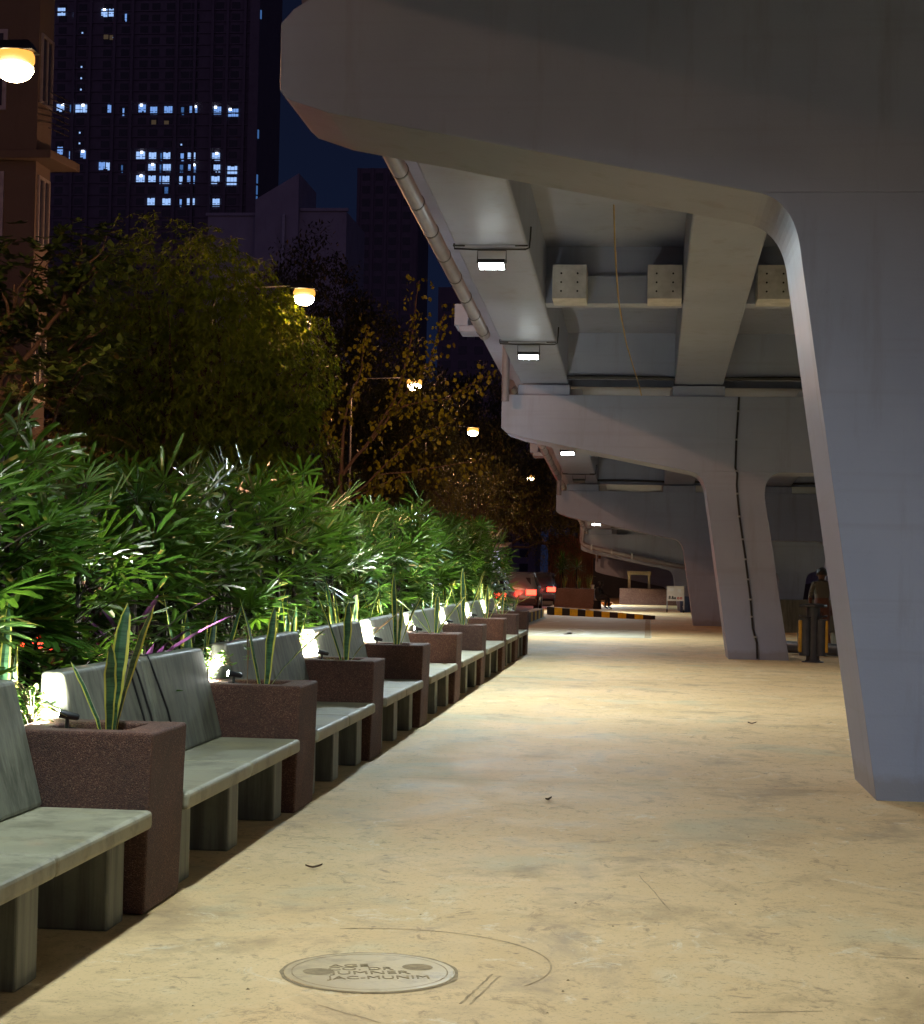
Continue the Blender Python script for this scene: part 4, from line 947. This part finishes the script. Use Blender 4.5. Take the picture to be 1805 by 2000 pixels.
# ------------------------------------------------------------------ far planters, cart, frame and small things
def far_planter(x0, x1, y0, y1, h, label, tilt=0):
    root = empty('brown_planter', ((x0+x1)/2,y0,0), label, 'planter'); xm = (x0+x1)/2
    b = MB(); b.hexa([(x0-xm,0,-.05),(x1-xm,0,-.05),(x1-xm,y1-y0,-.05),(x0-xm,y1-y0,-.05),(x0-xm+tilt,0,h),(x1-xm,0,h),(x1-xm,y1-y0,h),(x0-xm+tilt,y1-y0,h)]); b.build('planter_body', M['pebble2'], root, .015)
    b = MB(); b.box(x0-xm+tilt+.1,x1-xm-.1,.1,y1-y0-.1,h-.02,h+.012); b.build('soil', M['soil'], root)
t = NT('pinkish_pebble_wash'); p = t.pos(); v = t.N('ShaderNodeTexVoronoi'); v.inputs['Scale'].default_value = 90; t.L(p, v.inputs['Vector'])
sep = t.N('ShaderNodeSeparateColor'); t.L(v.outputs['Color'], sep.inputs[0]); t.base(t.mix(t.ramp(t.noise(p,2.,5,.6),[(.4,.4),(.65,0.)]), t.ramp(sep.outputs[0],[(0.,(.10,.05,.035)),(.6,(.19,.095,.07)),(1.,(.33,.22,.17))]), (.1,.05,.04))); t.rough(.8); M['pebble2'] = t.m
far_planter(-3.74,-2.13,71.3,73.0,.77,'far brown trough planter with palms, behind the striped kerb', .12)
far_planter(-1.28,1.6,81,82.2,.73,'long low brown planter under the farthest pier cap')
def far_palm(loc):
    fo = MB(); st = MB(); root = empty('yucca', loc, 'dark spiky palm in the far brown trough planter', 'plant')
    for k in range(5):
        x, y, h = R(-.5,.45), R(-.3,.3), R(.5,1.1); st.tube([(x,y,0),(x,y,h)], .03, 6)
        for j in range(34):
            d = rand_dir(); d.z = d.z*.8+.25; leaf_quad(fo, Vector((x,y,h)), d, R(.4,.62), .045)
    fo.build('foliage', M['palm'], root); st.build('stems', M['palm_stem'], root)
far_palm((-3.15,72.1,.77))
for x, q in ((-3.35,'left'),(-2.75,'middle'),(-2.35,'right')):
    snake_plant((x,71.65,.76), [(R(0,6.28),R(.05,.25),R(.4,.62),.06,.2) for k in range(6)], 'snake plant at the %s of the far brown trough planter' % q, 'snake plants in the far trough planter')
herb((-2.33,71.7,.76), 14, .6, .25, 'bright leafy plant in the far brown trough planter')
b = MB(); b.lathe([(.05,0),(.075,.16),(.078,.165),(.06,.165)], 0, 0, 14); o = b.build('cup', M['signw']); o.location = (-2.2,71.42,.772); tag(o, 'small white pot at the right end of the far trough planter', 'pot')
root = empty('wooden_frame', (-.4,81.45,.73), 'pale wooden frame standing on the long low planter', 'frame')
for x, nm in ((-.45,'post'),(.45,'post')):
    b = MB(); b.box(x-.06,x+.06,-.06,.06,0,.62); b.build('post', M['wood'], root, .006)
b = MB(); b.box(-.55,.55,-.07,.07,.621,.78); b.build('crossbar', M['wood'], root, .006)
def cart():
    root = empty('vendor_cart', (1.03,67,0), 'small vendor cart with a white painted board on wheels', 'cart')
    b = MB(); b.box(-.31,.31,-.02,.0,.43,.98); b.build('sign_board', M['signw'], root, .004)
    b = MB()
    for x in (-.31,.31):
        b.box(x-.025,x+.025,.001,.05,.06,1.0); b.box(x-.02,x+.02,.45,.5,.06,1.0)
    b.box(-.31,.31,.05,.5,.43,.47); b.box(-.31,.31,.05,.5,.95,.98); b.box(-.3,-.27,.02,.5,.2,.23); b.box(.27,.3,.02,.5,.2,.23); b.build('frame', M['galv'], root)
    for x in (-.31,.31):
        for y in (.02,.48):
            b = MB(); b.tube([(x-.02,y,.06),(x+.02,y,.06)], .06, 12); b.build('wheel', M['tyre'], root)
    b = MB(); b.box(-.27,-.08,-.024,-.021,.79,.9); b.box(.08,.2,-.024,-.021,.76,.88); b.build('notice', M['carb'], root)
    for k, (ch, m_) in enumerate(zip('8&aoo', ('black','black','black','red','red'))):
        cu = bpy.data.curves.new('l', 'FONT'); cu.body = ch; cu.size = .16; cu.extrude = .002; cu.offset = .006; o = bpy.data.objects.new('tmp', cu); col.objects.link(o); bpy.context.view_layer.update()
        me = bpy.data.meshes.new_from_object(o.evaluated_get(bpy.context.evaluated_depsgraph_get())); bpy.data.objects.remove(o); me.materials.clear(); me.materials.append(M[m_])
        ob = bpy.data.objects.new('lettering', me); col.objects.link(ob); ob.parent = root; ob.location = (-.26+.105*k,-.0235,.50); ob.rotation_euler = (PI/2,0,0)
cart()
b = MB(); b.lathe([(.2,0),(.22,.05),(.22,.3),(.225,.32),(.22,.34),(.22,.58),(.2,.6),(.05,.6)], 0, 0, 20); o = b.build('drum', M['blue']); o.location = (1.42,67.75,0); tag(o, 'blue plastic drum behind the vendor cart', 'drum')
b = MB(); b.lathe([(.16,0),(.25,.13),(.26,.14),(.24,.14),(.15,.02)], 0, 0, 20); o = b.build('bowl', M['orange']); o.location = (-1.76,77.2,0); tag(o, 'orange plastic basin on the floor in front of the dark end', 'basin')

# ------------------------------------------------------------------ people
def figure(name, loc, rz, joints, edges, label, mat, hair_c, hair_r, hands, face):
    """one skinned body; joints: name -> (x,y,z,radius)"""
    V = []; Rr = []; ix = {}
    for k, (x, y, z, r) in joints.items(): ix[k] = len(V); V.append((x,y,z)); Rr.append(r)
    E = [(ix[a], ix[b_]) for a, b_ in edges]
    for wr, d in hands:                    # palm and five unequal bent fingers
        p = Vector(V[ix[wr]]); d = Vector(d).normalized(); s = d.cross(Vector((.3,1,.2))).normalized(); n_ = s.cross(d)
        pi_ = len(V); V.append(tuple(p+d*.07)); Rr.append(.024); E.append((ix[wr], pi_))
        for k, (of, ln) in enumerate(((-.027,.062),(-.009,.074),(.009,.07),(.026,.056),(-.045,.045))):
            base = p+d*(.085 if k < 4 else .04)+s*of; j0 = len(V)
            V += [tuple(base), tuple(base+d*ln*.55+n_*.01+(s*-.02 if k == 4 else s*0)), tuple(base+d*ln+n_*.028)]; Rr += [.0095,.0088,.008]
            E += [(pi_,j0),(j0,j0+1),(j0+1,j0+2)]
    me = bpy.data.meshes.new(name); me.from_pydata(V, E, []); o = bpy.data.objects.new(name, me); col.objects.link(o)
    o.modifiers.new('skin', 'SKIN'); sk = me.skin_vertices[0].data if me.skin_vertices else None
    if sk is None:
        bpy.context.view_layer.objects.active = o; bpy.context.view_layer.update(); sk = me.skin_vertices[0].data
    for i, r in enumerate(Rr): sk[i].radius = (r, r)
    sk[0].use_root = True
    ss = o.modifiers.new('sub', 'SUBSURF'); ss.levels = 2; ss.render_levels = 2
    me.materials.append(mat)
    o.location = loc; o.rotation_euler = (0,0,rz); tag(o, label, 'person')
    b = MB(); c = Vector(hair_c)
    for i in range(12):
        for k in range(16):
            def pt(i, k):
                t = i/12*PI*.62; a = 2*PI*k/16; rr = hair_r*(1+.05*math.sin(a*5+i))
                return c+Vector((rr*math.sin(t)*math.cos(a), rr*math.sin(t)*math.sin(a)*1.12, rr*math.cos(t)))
            b.face([pt(i,k),pt(i,k+1),pt(i+1,k+1),pt(i+1,k)], 0, None, True)
    b.build('hair', M['hair'], o)
    b = MB(); fp = Vector(face[0]); fd = Vector(face[1]).normalized(); sd = Vector((fd.y,-fd.x,0))
    b.tube([fp+fd*.092+Vector((0,0,.015)), fp+fd*.115-Vector((0,0,.02))], [.008,.014], 6)
    for s_ in (-1,1): b.tube([fp+sd*s_*.085+Vector((0,0,.01)), fp+sd*s_*.1+Vector((0,0,-.01))], .02, 6)
    b.build('face', M['skin'], o); b = MB()
    for s_ in (-1,1): b.tube([fp+fd*.086+sd*s_*.032+Vector((0,0,.02)), fp+fd*.095+sd*s_*.032+Vector((0,0,.02))], .01, 6)
    b.tube([fp+fd*.088-sd*.022-Vector((0,0,.052)), fp+fd*.088+sd*.022-Vector((0,0,.052))], .006, 5); b.build('eyes_and_mouth', M['hair'], o)
    return o
J = dict(pelvis=(0,0,.88,.135), belly=(0,.0,1.03,.125), chest=(0,.01,1.22,.15), neck0=(0,.01,1.36,.07), neck=(0,.02,1.42,.05), head=(0,.03,1.50,.088), crown=(0,.03,1.58,.075),
    sl=(-.17,.01,1.32,.062), el=(-.25,-.02,1.06,.044), wl=(-.20,.10,.86,.03), sr=(.17,.01,1.32,.062), er=(.24,-.01,1.06,.044), wr=(.23,.06,.84,.03),
    hl=(-.09,0,.82,.10), kl=(-.10,.10,.46,.068), al=(-.10,.02,.09,.042), tl=(-.11,.16,.035,.035), hr=(.09,0,.82,.10), kr=(.10,.0,.46,.068), ar=(.11,-.16,.10,.042), tr=(.11,-.03,.035,.035))
ED = [('pelvis','belly'),('belly','chest'),('chest','neck0'),('neck0','neck'),('neck','head'),('head','crown'),('chest','sl'),('sl','el'),('el','wl'),('chest','sr'),('sr','er'),('er','wr'),('pelvis','hl'),('hl','kl'),('kl','al'),('al','tl'),('pelvis','hr'),('hr','kr'),('kr','ar'),('ar','tr')]
figure('person', (3.44,36.0,0), math.radians(15), J, ED, 'person walking away in a dark checked shirt and brown trousers behind the bin', M['person'], (0,.01,1.545), .105, [('wl',(-.0,.3,-1)),('wr',(0,.2,-1))], ((0,.03,1.50),(0,1,0)))
J2 = dict(pelvis=(0,0,.52,.13), belly=(.02,.0,.66,.12), chest=(.05,.0,.84,.14), neck0=(.09,0,.98,.07), neck=(.11,0,1.03,.05), head=(.14,0,1.11,.088), crown=(.15,0,1.18,.075),
    sl=(.05,.17,.93,.06), el=(.18,.22,.70,.044), wl=(.38,.14,.62,.03), sr=(.05,-.17,.93,.06), er=(.16,-.23,.70,.044), wr=(.36,-.14,.60,.03),
    hl=(.06,.09,.50,.10), kl=(.45,.10,.50,.065), al=(.46,.08,.09,.042), tl=(.60,.08,.035,.033), hr=(.06,-.09,.50,.10), kr=(.45,-.09,.52,.065), ar=(.36,-.08,.10,.042), tr=(.50,-.08,.035,.033))
J2 = {k: (x, y, z*.86+.0 if k not in ('al','tl','ar','tr') else z, r) for k, (x, y, z, r) in J2.items()}
figure('person', (-1.98,70.2,0), math.radians(-20), J2, ED, 'person in dark clothes sitting on a stool beside the far trough planter', M['dark_cloth'], (.135,0,1.0), .104, [('wl',(1,0,-.2)),('wr',(1,0,-.2))], ((.14,0,.955),(1,0,0)))
b = MB(); b.lathe([(.15,.0),(.17,.02),(.13,.28),(.16,.30),(.16,.335),(.01,.335)], 0, 0, 14); o = b.build('stool', M['dark_cloth']); o.location = (-1.97,70.2,0); tag(o, 'dark low stool under the seated person', 'stool')

# ------------------------------------------------------------------ bits lying on the floor
for i, (x, y, a, lab) in enumerate([(-1.62,8.72,.3,'curled dry leaf on the floor before the second brown planter'),(-.62,11.6,1.1,'small dry leaf on the open floor left of the nearest pier'),(1.05,18.,.1,'dry leaf on the floor beyond the nearest pier leg')]):
    b = MB()
    for k in range(7):
        t0, t1 = k/7, (k+1)/7; f = lambda t: (.085*t-.04, .016*math.sin(PI*t)); z = lambda t: .006+.03*abs(t-.45)**1.3
        b.face([(f(t0)[0],-f(t0)[1],z(t0)+.01),(f(t1)[0],-f(t1)[1],z(t1)+.01),(f(t1)[0],0,z(t1)),(f(t0)[0],0,z(t0))]); b.face([(f(t0)[0],0,z(t0)),(f(t1)[0],0,z(t1)),(f(t1)[0],f(t1)[1],z(t1)+.008),(f(t0)[0],f(t0)[1],z(t0)+.008)])
    o = b.build('dry_leaf', M['twig']); o.location = (x,y,.001); o.rotation_euler = (0,0,a); tag(o, lab, 'leaf', 'dry leaves on the floor')
b = MB()
for k in range(90):
    x, y = R(-1.9,2.5), 5.4+9*R(0,1)**1.6; s_ = R(.003,.008); b.idx([(x+s_*math.cos(q*1.26)*R(.7,1.2),y+s_*math.sin(q*1.26),.0008) for q in range(5)]+[(x,y,s_*.8)], [(0,1,5),(1,2,5),(2,3,5),(3,4,5),(4,0,5)])
o = stuff(b.build('grit', M['engr'])); o['label'] = 'tiny stones and crumbs scattered over the concrete floor'; o['category'] = 'grit'
